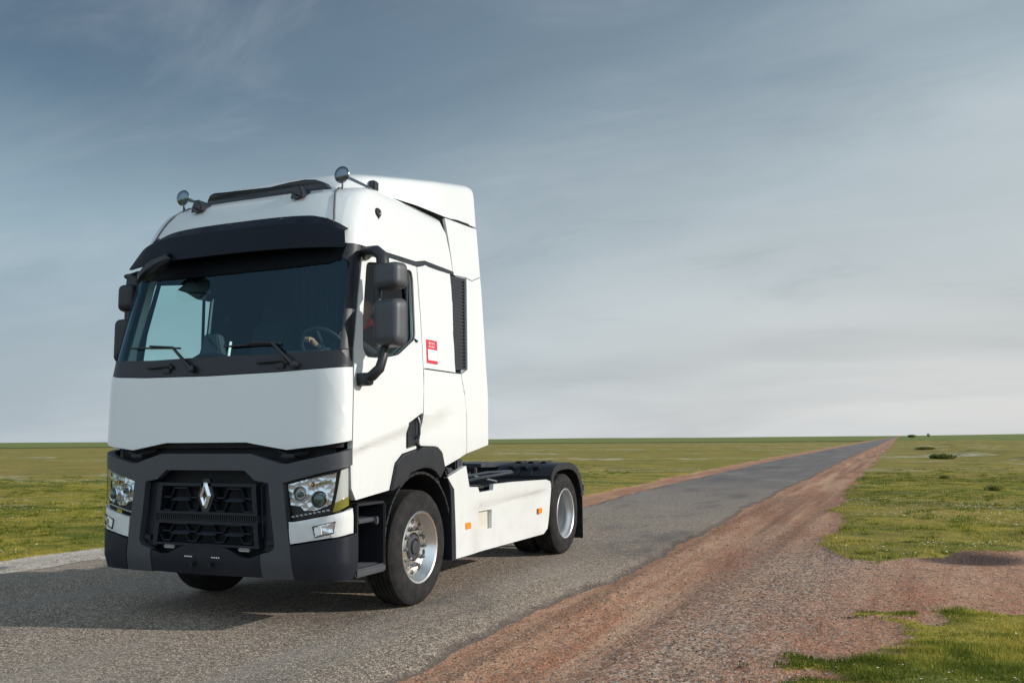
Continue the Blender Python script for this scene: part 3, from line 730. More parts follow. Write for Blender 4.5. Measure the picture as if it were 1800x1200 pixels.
lathe(bm, [(-.35, .09), (-.3, .11), (.3, .11), (.35, .09)], (.15, 3.4, 1.05), 'X', 18)
for (x, y, z, a, b, c) in ((.35, 2.95, 1.22, .50, .10, .07), (.52, 3.02, 1.27, .10, .12, .10), (.20, 3.0, 1.26, .14, .06, .08), (.62, 3.25, 1.18, .12, .16, .12), (.05, 3.3, 1.2, .2, .2, .12), (.42, 3.5, 1.15, .10, .30, .12)): box(bm, (x, y, z), (a, b, c), .015)
split(bm, 'chassis_bracket', 'chassis', T)
bm = B()
for k in range(7):
    x0 = random.uniform(-.3, .8); y0 = random.uniform(2.6, 3.2); x1 = x0+random.uniform(-.4, .4); y1 = y0+random.uniform(.6, 1.3)
    tube(bm, [(x0, y0, 1.08), (x0*.7+x1*.3, y0*.7+y1*.3, 1.20), (x0*.3+x1*.7, y0*.3+y1*.7, 1.18), (x1, y1, 1.03)], .014, 6)
split(bm, 'air_hose', 'trim', T)
bm = B()
for k in range(5): lathe(bm, [(0, .022), (.05, .022), (.055, .015), (.10, .015)], (.62+.07*k, 2.95+.02*k, 1.0), 'Z', 10)
tube(bm, [(.55, 2.75, 1.02), (.9, 2.95, 1.08), (1.1, 3.3, .99)], .016, 8); box(bm, (1.0, 2.8, .96), (.2, .3, .03), .01)
split(bm, 'air_valve', 'castiron', T)
bm = B(); tube(bm, [(1.05, 2.62, 1.02), (1.08, 2.9, 1.04), (1.0, 3.5, 1.045), (.9, 4.2, 1.05)], .022, 8); tube(bm, [(.98, 2.7, 1.06), (.9, 3.5, 1.075), (.8, 4.4, 1.06)], .02, 8); split(bm, 'air_hose', 'trim', T)
bm = B(); tube(bm, [(.98, 2.02, 1.03), (1.0, 2.1, 1.55)], .012, 6); fin(bm, 'lift_strut', 'steel', T)
# ---- wheels
def tyre_bm(cx, cy, sg, wd, r=.505, lean=0.):
    bm = B(); cz = .505
    h = wd/2
    out = [(h-.02, .292), (h-.004, .31), (h+.006, .36), (h+.008, .41), (h-.002, .455), (h-.016, .478), (h-.035, .497)]
    tread = []
    x = h-.035; ng = 5
    edges = np.linspace(x, -x, 2*ng+2)
    zt = []
    gw = .012
    segs = ng+1; wseg = (2*x-ng*gw)/segs; xx = x
    for k in range(segs):
        cr = lambda q: .503-.006*(q/x)**2
        zt += [(xx, cr(xx)), (xx-wseg, cr(xx-wseg))]
        xx -= wseg
        if k < segs-1: zt += [(xx-.002, cr(xx)-.016), (xx-gw+.002, cr(xx)-.016)]; xx -= gw
    prof = out+zt+[(-a, b) for a, b in out[::-1]]
    lathe(bm, prof, (cx, cy, cz), 'X', 96, sg, closed=True)
    # shoulder blocks: short sipes pressed into the shoulder
    return bm
def sipes(parent, cx, cy, sg, wd):
    bm = B(); h = wd/2
    for k in range(64):
        a = 2*math.pi*k/64
        for s in (1, -1):
            c = Vector((cx+s*(h-.040), cy+.4920*math.cos(a), .505+.4920*math.sin(a)))
            c.x = cx+s*(h-.058); box(bm, c, (.018, .010, .012), 0, 1, Matrix.Rotation(a, 4, 'X'))
    absorb(parent, bm, 'rubber')
def rim_front(cx, cy, sg, parent):
    h = .1225
    bm = B()
    lathe(bm, [(h+.012, .296), (h+.018, .312), (h+.012, .318), (h-.004, .316), (h-.010, .290), (h-.035, .282), (h-.05, .262), (.03, .252), (.0, .245), (-.08, .262), (-.12, .30), (-.125, .29), (-.08, .25), (-.01, .23), (.02, .245), (h-.055, .254), (h-.04, .272), (h-.02, .28)], (cx, cy, .505), 'X', 72, sg, closed=True)
    rim = fin(bm, 'rim', 'alu', parent, 40)
    bm = B()
    lathe(bm, [(.010, .252), (.035, .243), (.050, .225), (.054, .18), (.062, .145), (.062, .125), (.03, .122), (.0, .12), (-.005, .252)], (cx, cy, .505), 'X', 64, sg, closed=True)
    # hand holes as dark oval insets
    disc = fin(bm, 'wheel_disc', 'alu', parent, 40)
    bm = B()
    for k in range(10):
        a = 2*math.pi*(k+.5)/10; lathe(bm, [(.048, .021), (.0535, .023), (.0535, .014), (.04, .012)], (cx, cy+.218*math.cos(a), .505+.222*math.sin(a)), 'X', 12, sg)
    absorb(disc, bm, 'dark')
    bm = B()
    for k in range(10):
        a = 2*math.pi*k/10; lathe(bm, [(.056, .025), (.067, .025), (.069, .018), (.095, .017), (.103, .010)], (cx, cy+.1675*math.cos(a), .505+.1675*math.sin(a)), 'X', 6, sg)
    split(bm, 'wheel_nut', 'nut', parent, 25)
    bm = B(); lathe(bm, [(.0, .118), (.062, .112), (.075, .10), (.078, .075), (.062, .07), (.062, .06), (.088, .055), (.092, .002)], (cx, cy, .505), 'X', 40, sg); fin(bm, 'hub', 'castiron', parent)
def rim_rear(cx, cy, sg, parent):
    h = .1225
    bm = B()
    lathe(bm, [(h+.010, .294), (h+.018, .308), (h+.010, .316), (h-.006, .314), (h-.010, .292), (h-.03, .284), (h-.045, .266), (.05, .258), (.02, .258), (.0, .268), (-.10, .268), (-.11, .24), (-.112, .10), (-.12, .10), (-.13, .29), (-.02, .29), (.06, .275), (h-.05, .28)], (cx, cy, .505), 'X', 72, sg, closed=True)
    rim = fin(bm, 'rim', 'steel', parent, 40)
    bm = B()
    for k in range(10):
        a = 2*math.pi*k/10; lathe(bm, [(-.11, .022), (-.08, .020), (-.075, .01)], (cx, cy+.1675*math.cos(a), .505+.1675*math.sin(a)), 'X', 6, sg)
    split(bm, 'wheel_nut', 'castiron', parent)
    bm = B(); lathe(bm, [(-.12, .13), (-.05, .12), (.0, .11), (.02, .09), (.02, .002)], (cx, cy, .505), 'X', 32, sg); fin(bm, 'hub', 'castiron', parent)
for sg in (1, -1):
    w = fin(tyre_bm(sg*1.075, 1.38, sg, .30), 'front_wheel', 'rubber', T, 30); sipes(w, sg*1.075, 1.38, sg, .30); rim_front(sg*1.09, 1.38, sg, w)
    w = fin(tyre_bm(sg*1.075, 5.18, sg, .29), 'rear_wheel', 'rubber', T, 30); sipes(w, sg*1.075, 5.18, sg, .29); rim_rear(sg*1.085, 5.18, sg, w)
    w = fin(tyre_bm(sg*.745, 5.18, sg, .28), 'rear_wheel', 'rubber', T, 30)
    # rear fender
    prof = [(4.585, .86), (4.60, 1.0), (4.68, 1.09), (4.82, 1.135), (5.0, 1.150), (5.25, 1.150), (5.42, 1.125), (5.58, 1.06), (5.70, .95), (5.78, .80), (5.80, .70)]
    bm = B(); x0, x1 = sg*.50, sg*1.235
    inn = []
    for i, (y, z) in enumerate(prof):
        a = Vector(prof[max(0, i-1)]); b = Vector(prof[min(len(prof)-1, i+1)]); t = (b-a).normalized(); inn.append((y+t.y*.02, z-t.x*.02))
    poly = prof+inn[::-1]
    prism(bm, poly, lambda y, z: Vector((x0, y, z)), lambda y, z: Vector((x1, y, z)))
    inn2 = []
    for i, (y, z) in enumerate(prof):
        a = Vector(prof[max(0, i-1)]); b = Vector(prof[min(len(prof)-1, i+1)]); t = (b-a).normalized(); inn2.append((y+t.y*.085, z-t.x*.085))
    prism(bm, prof+inn2[::-1], lambda y, z: Vector((x1, y, z)), lambda y, z: Vector((x1+sg*.018, y, z)))
    for xr in (.62, .79, .96):                       # raised ribs over the top
        o2 = [(y+0*0, z) for y, z in prof[1:-1]]
        oo = []
        for i, (y, z) in enumerate(prof[1:-1]):
            a = Vector(prof[i]); b = Vector(prof[i+2]); t = (b-a).normalized(); oo.append((y-t.y*.018, z+t.x*.018))
        prism(bm, oo+prof[1:-1][::-1], lambda y, z, xr=xr: Vector((sg*xr, y, z)), lambda y, z, xr=xr: Vector((sg*(xr+.03), y, z)))
        box(bm, (sg*(xr+.06), 4.95, 1.155), (.07, .06, .03), .01); box(bm, (sg*(xr+.07), 4.68, 1.10), (.08, .06, .035), .01)
    fd = fin(bm, 'rear_fender', 'black', T, 35)
    bm = B(); box(bm, (sg*.88, 5.815, .43), (.70, .015, .60), .004); fin(bm, 'mudflap', 'rubber', fd)
    bm = B(); tube(bm, [(sg*1.0, 5.95, .80), (sg*1.12, 6.0, .76)], .015, 6); box(bm, (sg*1.03, 6.02, .78), (.30, .07, .11), .015); tl = fin(bm, 'tail_lamp', 'black', T); bm = B(); box(bm, (sg*1.03, 6.058, .78), (.26, .006, .08), .002); absorb(tl, bm, 'red')
# ---- mirrors
for sg in (1, -1):
    def Q(x, y, z): return Vector((sg*x, y, z))
    bm = B()
    mo = 0 if sg > 0 else -.155                        # the far arm is folded in a little
    tube(bm, [Q(1.23, .36, 1.925), Q(1.30, .34, 1.935), Q(1.37, .33, 1.96), Q(1.42+mo, .36, 2.02), Q(1.43+mo, .40, 2.12), Q(1.43+mo, .42, 2.20)], [.046, .052, .052, .05, .045, .042], 12, flat=.8)
    tube(bm, [Q(1.17, .52, 2.985), Q(1.26, .44, 2.995), Q(1.34, .42, 2.985), Q(1.40+mo, .42, 2.94), Q(1.41+mo, .42, 2.80)], [.05, .050, .056, .060, .055], 12, flat=.9)
    tube(bm, [Q(1.375+mo, .40, 2.85), Q(1.365+mo, .40, 2.5), Q(1.385+mo, .41, 2.2)], .034, 8)
    if sg < 0: rbox(bm, Q(1.30, .40, 2.56), (.09, .09, .80), .035)
    rbox(bm, Q(1.29, .335, 1.935), (.15, .10, .105), .03, 5, Matrix.Rotation(-sg*.15, 3, 'Z'))
    sm = fin(bm, 'side_mirror', 'black', T, 50)
    for (zc, hh, nm) in (((2.385, .40, 'lower_mirror_housing'), (2.765, .225, 'upper_mirror_housing')) if sg > 0 else ((2.38, .43, 'lower_mirror_housing'), (2.775, .27, 'upper_mirror_housing'))):
        bm = B(); rbox(bm, Q(1.487+mo, .40, zc), (.265 if sg > 0 else .20, .175, hh), .055, 10, Matrix.Rotation(-sg*.12, 3, 'Z'), .90)
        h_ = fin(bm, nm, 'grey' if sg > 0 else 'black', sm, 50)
        if sg < 0 and zc > 2.6: h_.location.x = .03
    for (zc, hh) in ((2.385, .34), (2.765, .17)): bm = B(); box(bm, Q(1.482+mo, .484, zc), (.20, .012, hh), .004, 1, Matrix.Rotation(-sg*.12, 4, 'Z')); fin(bm, 'mirror_glass', 'chrome', sm)
# kerb mirror on the far top corner
bm = B(); lathe(bm, [(-.02, .002), (-.03, .10), (-.01, .145), (.03, .13), (.06, .06), (.07, .002)], (0, 0, 0), 'Z', 24)
bmesh.ops.transform(bm, matrix=Matrix.Translation((-.60, -.02, 2.92)) @ Matrix.Rotation(R(-30), 4, 'Y') @ Matrix.Rotation(R(12), 4, 'X') @ Matrix.Scale(1.25, 4, (1, 0, 0)) @ Matrix.Scale(.8, 4, (0, 1, 0)), verts=bm.verts)
tube(bm, [(-.57, -.01, 2.96), (-.55, .06, 3.05), (-.60, .20, 3.10)], .018, 8)
fin(bm, 'kerb_mirror', 'black', T)
# interior device hanging from the header
bm = B(); tube(bm, [(-.50, .36, 2.98), (-.49, .34, 2.86)], .03, 8)
prism(bm, [(-.68, 2.80), (-.56, 2.87), (-.40, 2.90), (-.32, 2.87), (-.29, 2.75), (-.36, 2.68), (-.45, 2.70), (-.58, 2.77)], lambda x, z: Vector((x, .33, z)), lambda x, z: Vector((x, .42, z)))
bmesh.ops.bevel(bm, geom=bm.edges[:], offset=.012, segments=2, affect='EDGES', clamp_overlap=True)
fin(bm, 'interior_mirror', 'trim', T)
# wipers
for sg_, (bx, bz), (kx, kz), (tx, tz) in ((0, (-.155, 2.045), (-.40, 2.235), (-.95, 2.262)), (1, (.857, 2.045), (.64, 2.225), (.14, 2.222))):
    bm = B()
    P0 = W(bx, bz, .03); P1 = W(kx, kz, .035); P2 = W(tx, tz, .012); Pm = W((kx+tx)/2, (kz+tz)/2+.01, .03)
    tube(bm, [P0, (P0+P1)/2, P1], [.020, .014, .011], 8); tube(bm, [P1, Pm], .009, 6)
    lathe(bm, [(-.03, .03), (.01, .03), (.02, .015)], P0, 'Y', 14, -1)
    q = [W(kx+(tx-kx)*t, kz+(tz-kz)*t, .008) for t in np.linspace(-.12, 1, 7)]; tube(bm, q, .009, 6)
    fin(bm, 'windscreen_wiper', 'trim', T)
for a in (-.55, .62):
    bm = B(); tube(bm, [W(a-.12, 2.075, .012), W(a+.14, 2.085, .014), W(a+.17, 2.06, .012)], [.010, .018, .012], 8); box(bm, W(a+.10, 2.045, .004), (.09, .02, .05), .008)
    fin(bm, 'washer_bracket', 'black', T)
# roof equipment
for sg in (1, -1):
    bm = B(); c = Vector((sg*.885, .585, 3.728))
    lathe(bm, [(-.035, .002), (-.032, .035), (-.022, .060), (-.008, .072), (.0, .075), (.008, .070), (.03, .045), (.06, .022), (.12, .014), (.42, .012), (.46, .02), (.50, .02)], c, 'Y', 28)
    hn = fin(bm, 'air_horn', 'horn', T, 50)
    bm = B(); box(bm, (sg*.885, 1.09, 3.755), (.07, .09, .10), .012); tube(bm, [(sg*.885, 1.09, 3.70), (sg*.885, 1.09, 3.66)], .02, 8); tube(bm, [(sg*.885, .60, 3.66), (sg*.885, .60, 3.56)], .010, 8)
    split(bm, 'horn_bracket', 'trim', hn)
    bm = B()                                          # wedge marker lamp
    prism(bm, [(-.055, 0), (.055, 0), (.045, .05), (.022, .092), (-.022, .092), (-.045, .05)], lambda x, z: Vector((sg*.55+x*1.15, .40, 3.51+z*1.25)), lambda x, z: Vector((sg*.55+x*.9, .55, 3.58+z*.5)))
    bmesh.ops.bevel(bm, geom=bm.edges[:], offset=.006, segments=2, affect='EDGES', clamp_overlap=True)
    fin(bm, 'roof_marker_lamp', 'trim', T)
    S = SS(sg)
    bm = B(); c = S(.78, 3.41, .004)
    lathe(bm, [(-.02, .045), (.0, .045), (.012, .036), (.014, .020), (.010, .012), (.010, .002)], c, 'X', 12, sg); box(bm, c+Vector((0, 0, -.045)), (.02, .03, .03), .008)
    fin(bm, 'side_marker_lamp', 'trim', T)
# low black spoiler bar across the roof edge
bm = B(); pts = [(-.66, 3.69), (-.63, 3.74), (-.58, 3.755), (-.36, 3.742), (.08, 3.728), (.30, 3.748), (.45, 3.755), (.56, 3.745), (.65, 3.71), (.69, 3.66)]
low = [(.68, 3.62), (.3, 3.64), (0, 3.64), (-.4, 3.64), (-.66, 3.63)]
prism(bm, pts+low, lambda x, z: Vector((x, .63+.03*(x/.7)**2, z)), lambda x, z: Vector((x, .71+.03*(x/.7)**2, z)))
bmesh.ops.bevel(bm, geom=bm.edges[:], offset=.008, segments=2, affect='EDGES', clamp_overlap=True)
fin(bm, 'roof_hatch_spoiler', 'trim', T)
# ---- sticker on the sleeper panel (left side of the truck only)
S = SS(1)
stk = panel('warning_sticker', [(1.475, 2.155), (1.685, 2.155), (1.695, 2.375), (1.485, 2.375)], S, 'red', T, thick=.001, d0=.003, bev=0)
panel('sticker_field', [(1.505, 2.185), (1.68, 2.185), (1.682, 2.285), (1.508, 2.285)], S, 'print', stk, thick=.001, d0=.0045, bev=0)
bm = B()                                              # two short lines of block letters, too small to read
for row, z in ((0, 2.345), (1, 2.313)):
    for k in range(6):
        c = S(1.53+.021*k, z, .0045)
        box(bm, c, (.0012, .004, .020), 0); 
        if k % 2 == row: box(bm, c+Vector((0, .005, .008)), (.0012, .010, .004), 0)
        else: box(bm, c+Vector((0, .005, -.006)), (.0012, .010, .004), 0)
        if k % 3 == 0: box(bm, c+Vector((0, .010, 0)), (.0012, .004, .020), 0)
absorb(stk, bm, 'print')
# things resting in the cab
bm = B()
prism(bm, [(-.385, 2.20), (-.135, 2.20), (-.185, 2.385), (-.325, 2.385)], lambda x, z: Vector((x, .30, z)), lambda x, z: Vector((x*.9-.02, .40, z-.02)))
bmesh.ops.bevel(bm, geom=bm.edges[:], offset=.012, segments=2, affect='EDGES', clamp_overlap=True)
o = fin(bm, 'dash_device', 'dash', None); o['label'] = 'dark wedge-shaped box standing on the dashboard behind the windscreen'; o['category'] = 'device'
bm = B(); box(bm, (-.125, .40, 2.25), (.010, .03, .13), .004, 1, Matrix.Rotation(.15, 4, 'Y')); o = fin(bm, 'paper_card', 'print', None)
o['label'] = 'thin white card propped beside the dark box on the dashboard'; o['category'] = 'card'

# ================================================================== THE DRIVER
drv = root('person', (.62, 1.25, 1.52), 'person at the wheel in a dark jacket with red stripe, seen through the side window', 'person')
def skin(name, chains, m, parent, sub=2, off=(.62, 1.25, 1.52)):
    bm = B(); L = bm.verts.layers.skin.verify(); V = {}
    first = True
    for ch in chains:
        prev = None
        for (key, co, r) in ch:
            if key in V: v = V[key]
            else:
                v = bm.verts.new(Vector(co)-Vector(off)); V[key] = v
                s = v[L]; s.radius = (r, r) if not isinstance(r, tuple) else r
                s.use_root = first; first = False
            if prev is not None: bm.edges.new((prev, v))
            prev = v
    me = bpy.data.meshes.new(name); bm.to_mesh(me); bm.free()
    o = link(name, me, m, parent)
    sk = o.modifiers.new('skin', 'SKIN'); sk.use_smooth_shade = True
    o.modifiers.new('sub', 'SUBSURF').levels = sub; o.modifiers['sub'].render_levels = sub
    return o
px = .62
arms = []
for s, hx, hy, hz in ((1, .80, .80, 2.36), (-1, .42, .78, 2.33)):
    ch = [('neck0', 0, 0), ('sh%d' % s, (px+s*.19, 1.40, 2.44), .065), ('el%d' % s, (px+s*.27, 1.17, 2.20), .045), ('wr%d' % s, (hx, hy+.09, hz-.01), .028), ('pa%d' % s, (hx, hy+.02, hz+.01), (.042, .022))]
    arms.append(ch)
    for k in range(4):
        fx = hx-.03+.02*k; l = (.9, 1, .95, .8)[k]
        arms.append([('pa%d' % s, 0, 0), ('f%d%da' % (s, k), (fx, hy-.025*l, hz+.03), .0095), ('f%d%db' % (s, k), (fx, hy-.045*l, hz+.01), .009), ('f%d%dc' % (s, k), (fx, hy-.03*l, hz-.015), .008)])
    arms.append([('pa%d' % s, 0, 0), ('t%da' % s, (hx-s*.045, hy+.01, hz+.005), .011), ('t%db' % s, (hx-s*.055, hy-.02, hz-.0), .010)])
legs = [[('pel', 0, 0), ('hip%d' % s, (px+s*.10, 1.28, 2.04), .09), ('kn%d' % s, (px+s*.15, .86, 2.06), .065), ('an%d' % s, (px+s*.14, .74, 1.64), .045), ('to%d' % s, (px+s*.15, .60, 1.575), (.045, .03))] for s in (1, -1)]
spine = [('pel', (px, 1.36, 2.05), (.15, .12)), ('wai', (px, 1.40, 2.20), (.14, .10)), ('che', (px, 1.41, 2.38), (.165, .11)), ('neck0', (px, 1.42, 2.46), (.10, .08)), ('neck', (px, 1.41, 2.54), .052), ('jaw', (px, 1.375, 2.60), (.058, .066)), ('face', (px, 1.372, 2.665), (.072, .090)), ('crown', (px, 1.385, 2.725), (.068, .085)), ('top', (px, 1.39, 2.765), (.045, .06))]
face = [[('face', 0, 0), ('nose', (px, 1.272, 2.655), (.010, .012))], [('face', 0, 0), ('earL', (px+.078, 1.39, 2.66), (.008, .018))], [('face', 0, 0), ('earR', (px-.078, 1.39, 2.66), (.008, .018))]]
skin('body', [spine]+arms+legs+face, 'skin', drv)
big = lambda ch, k, keys: [(a, b, (tuple(q*k for q in c) if isinstance(c, tuple) else c*k)) for a, b, c in ch if a in keys]
jk = [big(spine, 1.14, ('pel', 'wai', 'che', 'neck0'))]+[big(a, 1.22, ('neck0', 'sh1', 'el1', 'wr1', 'sh-1', 'el-1', 'wr-1')) for a in (arms[0], arms[6])]
skin('jacket', jk, 'jacket', drv)
skin('trousers', [[('pel', (px, 1.36, 2.04), (.165, .13))]]+[big(l, 1.18, ('pel', 'hip1', 'kn1', 'an1', 'hip-1', 'kn-1', 'an-1')) for l in legs], 'fabric', drv)
skin('hair', [[('a', (px, 1.43, 2.66), (.070, .055)), ('b', (px, 1.41, 2.735), (.078, .080)), ('c', (px, 1.36, 2.775), (.055, .045))]], 'hair', drv)
bm = B(); tube(bm, [Vector(p)-Vector((.62, 1.25, 1.52)) for p in ((px+.12, 1.44, 2.555), (px+.06, 1.30, 2.50), (px-.04, 1.27, 2.42), (px-.12, 1.27, 2.34))], .034, 8, flat=.5); 
tube(bm, [Vector(p)-Vector((.62, 1.25, 1.52)) for p in ((px+.10, 1.36, 2.555), (px+.20, 1.30, 2.50), (px+.27, 1.20, 2.38))], .052, 8, flat=.5); fin(bm, 'jacket_stripe', 'redcloth', drv)
bm = B()
for s in (1, -1):
    lathe(bm, [(-.012, .002), (-.011, .008), (0, .011), (.008, .006), (.009, .001)], Vector((px+s*.030, 1.292, 2.675))-Vector((.62, 1.25, 1.52)), 'Y', 12, -1)
split(bm, 'eye', 'print', drv)
bm = B(); tube(bm, [Vector(p)-Vector((.62, 1.25, 1.52)) for p in ((px-.025, 1.305, 2.607), (px, 1.298, 2.605), (px+.025, 1.305, 2.607))], .006, 6); fin(bm, 'mouth', 'red', drv)

# ================================================================== THE GROUND
def vnoise(x, y, seed=0):
    xi = np.floor(x).astype(np.int64); yi = np.floor(y).astype(np.int64); fx = x-xi; fy = y-yi
    fx = fx*fx*(3-2*fx); fy = fy*fy*(3-2*fy)
    def h(a, b):
        n = (a*374761393+b*668265263+seed*974634777) & 0xffffffff
        n = ((n ^ (n >> 13))*1274126177) & 0xffffffff
        return ((n ^ (n >> 16)) & 0xffff)/65535.
    return (h(xi, yi)*(1-fx)+h(xi+1, yi)*fx)*(1-fy)+(h(xi, yi+1)*(1-fx)+h(xi+1, yi+1)*fx)*fy
def fbm(x, y, o=4, seed=0):
    s = 0; a = .5; t = 0
    for i in range(o): s = s+a*vnoise(x*2**i, y*2**i, seed+i*17); t += a; a *= .5
    return s/t
def sst(v, a, b): t = np.clip((v-a)/(b-a), 0, 1); return t*t*(3-2*t)
def xr(y): return np.interp(y, [-12, -1, 1, 2.5, 5, 9, 12, 23, 60, 400, 4000], [2.5, 2.33, 2.24, 2.42, 2.5, 2.36, 2.25, 2.2, 2.05, 2.2, 2.2])
def xl(y): return np.interp(y, [-12, 2.5, 5, 8, 12.7, 17, 24, 38, 67, 400, 4000], [-4.4, -4.25, -3.6, -2.2, -1.1, -1.43, -1.6, -1.85, -2.1, -2.0, -2.0])
def gl(y): return np.interp(y, [-12, -1, 2.6, 5, 9, 14, 16, 29, 57, 400, 4000], [-5.6, -5.45, -5.15, -4.8, -3.6, -2.3, -2.15, -2.65, -3.1, -3.1, -3.1])
def gr_(y): return np.interp(y, [-12, 6.9, 11, 20, 50, 170, 4000], [4.2, 4.13, 4.05, 3.8, 3.85, 4.0, 4.0])
def masks(x, y):
    e = (fbm(x*1.3, y*1.3, 4, 3)-.5)
    e2 = (fbm(x*.5, y*.5, 3, 9)-.5)
    k = e*.9+e2*.5
    dR = np.where((x > 0), 1-sst(x-gr_(y)+k*np.clip(.5+y*.012, .5, 1.6), -.12, .22), 0)    # right verge
    # branch track running off to the right
    xt = np.clip(x, 4.1, 60)
    top = np.interp(xt, [4.1, 4.9, 5.9, 6.6, 9, 14, 60], [7.0, 5.85, 7.1, 7.4, 8.7, 11.5, 38])
    bot = np.interp(xt, [4.1, 4.7, 5.2, 6.1, 9, 14, 60], [1.2, 2.13, 2.35, 2.92, 4.9, 8.0, 34])
    dT = np.where(x > 3.8, sst(top-y+k*1.4, -.15, .25)*sst(y-bot+k*1.1, -.12, .2), 0)
    fh = fbm(x*2.6, y*2.6, 4, 13)-.5
    fg = sst(x-np.interp(y, [-6, -.1, .5, 1.2, 2.2], [4.1, 4.35, 4.6, 5.05, 5.35])+fh*2.0+e*.4+.30, -.12, .25)*(y < 3.4)   # foreground grass
    dNear = np.where((x > 0) & (y < 7.2), 1-sst(x-4.4, -.2, .6)*0, 0)
    d = np.maximum(dR, dT)
    low = (x > 0) & (y < 2.9)
    fg = fg*(1-sst(fbm(x*1.5+3, y*2.2, 4, 44), .56, .64)*.9)
    d = np.where(low, np.where(x < 4.0, 1, np.maximum(dT, 1-fg)), d)
    dL = np.where(x < 0, sst(x-gl(y)+k*.35, -.10, .12), 0)
    d = np.maximum(d, dL)
    return np.clip(d, 0, 1)
def height(x, y, d=None):
    if d is None: d = masks(x, y)
    r = np.hypot(x, y)
    hum = np.clip((np.abs(x)-4.5)/3, 0, 1)*sst(y, 3.5, 9)
    gz = -.005+.07*(fbm(x*.35, y*.35, 3, 21)-.35)+.045*fbm(x*1.9, y*1.9, 3, 22)+hum*.20*(fbm(x*.75, y*.55, 4, 23)-.5)
    dz = -.02+.035*(fbm(x*.9, y*.5, 4, 31)-.5)
    rut = -.030*np.exp(-((x-3.05-.05*np.sin(y*.4))/.22)**2)-.02*np.exp(-((x-2.75)/.12)**2)
    dz = dz+rut*((x > 2.2) & (x < 4.2))
    h = gz*(1-d)+dz*d
    w = (x > xl(y)-.25) & (x < xr(y)+.25)
    edge = np.maximum(sst(x, xr(y)-.1, xr(y)+.35), sst(-x, -xl(y)-.1, -xl(y)+.35))
    h = h*edge+(-.035)*(1-edge)
    h = h - .07*np.exp(-(((x-5.85)/.45)**2+((y-6.55)/.40)**2))          # small pit beside the track
    far = sst(r, 350, 1500)
    h = h+far*(2.6*(fbm(x*.0012, y*.0012, 3, 41)-.5)*2)
    h = h+np.clip((x-40)/600, 0, 1)*sst(y, 300, 1600)*6.0*fbm(x*.002, y*.002, 2, 5)
    mound = sst(x, 6, 9)*(y > 9)*.25*sst(fbm(x*.16, y*.09, 3, 55), .52, .75)
    return h+mound
def axis(lo, hi, st, g1, g2, ext):
    a = list(np.arange(lo, hi+1e-6, st)); s = st
    while a[-1] < ext[1]: s *= g2; a.append(a[-1]+s)
    s = st
    while a[0] > ext[0]: s *= g1; a.insert(0, a[0]-s)
    return np.array(a)
def gridmesh(name, X, Y, Z, attrs=None, keep=None):
    ny, nx = X.shape
    me = bpy.data.meshes.new(name)
    co = np.stack([X, Y, Z], -1).reshape(-1, 3).astype(np.float32)
    i = np.arange(nx*ny).reshape(ny, nx)
    q = np.stack([i[:-1, :-1], i[:-1, 1:], i[1:, 1:], i[1:, :-1]], -1).reshape(-1, 4)
    me.vertices.add(len(co)); me.vertices.foreach_set('co', co.ravel())
    me.loops.add(q.size); me.loops.foreach_set('vertex_index', q.ravel().astype(np.int32))
    me.polygons.add(len(q)); me.polygons.foreach_set('loop_start', np.arange(0, q.size, 4, dtype=np.int32))
    me.polygons.foreach_set('use_smooth', np.ones(len(q), dtype=bool))
    me.update(calc_edges=True)
    for k, v in (attrs or {}).items():
        a = me.attributes.new(k, 'FLOAT', 'POINT'); a.data.foreach_set('value', v.reshape(-1).astype(np.float32))
    return me
xs_ = axis(-9, 15, .10, 1.07, 1.06, (-3500, 3500)); ys_ = axis(-3, 22, .11, 1.12, 1.022, (-1500, 5000))
X, Y = np.meshgrid(xs_, ys_)
Dm = masks(X, Y); Z = height(X, Y, Dm)
pale = np.where(X < 0, sst(8-Y, 0, 4), 0)
graymask = np.exp(-((X-4.0-.1*np.clip(Y-4, -6, 3))/.75)**2)*sst(9-Y, 0, 3)*sst(X, 3.0, 3.6)
me = gridmesh('ground', X, Y, Z, {'dirt': Dm, 'pale': pale, 'gravel': graymask})
def attr(g, n): a = g.new('ShaderNodeAttribute'); a.attribute_name = n; return a.outputs['Fac']
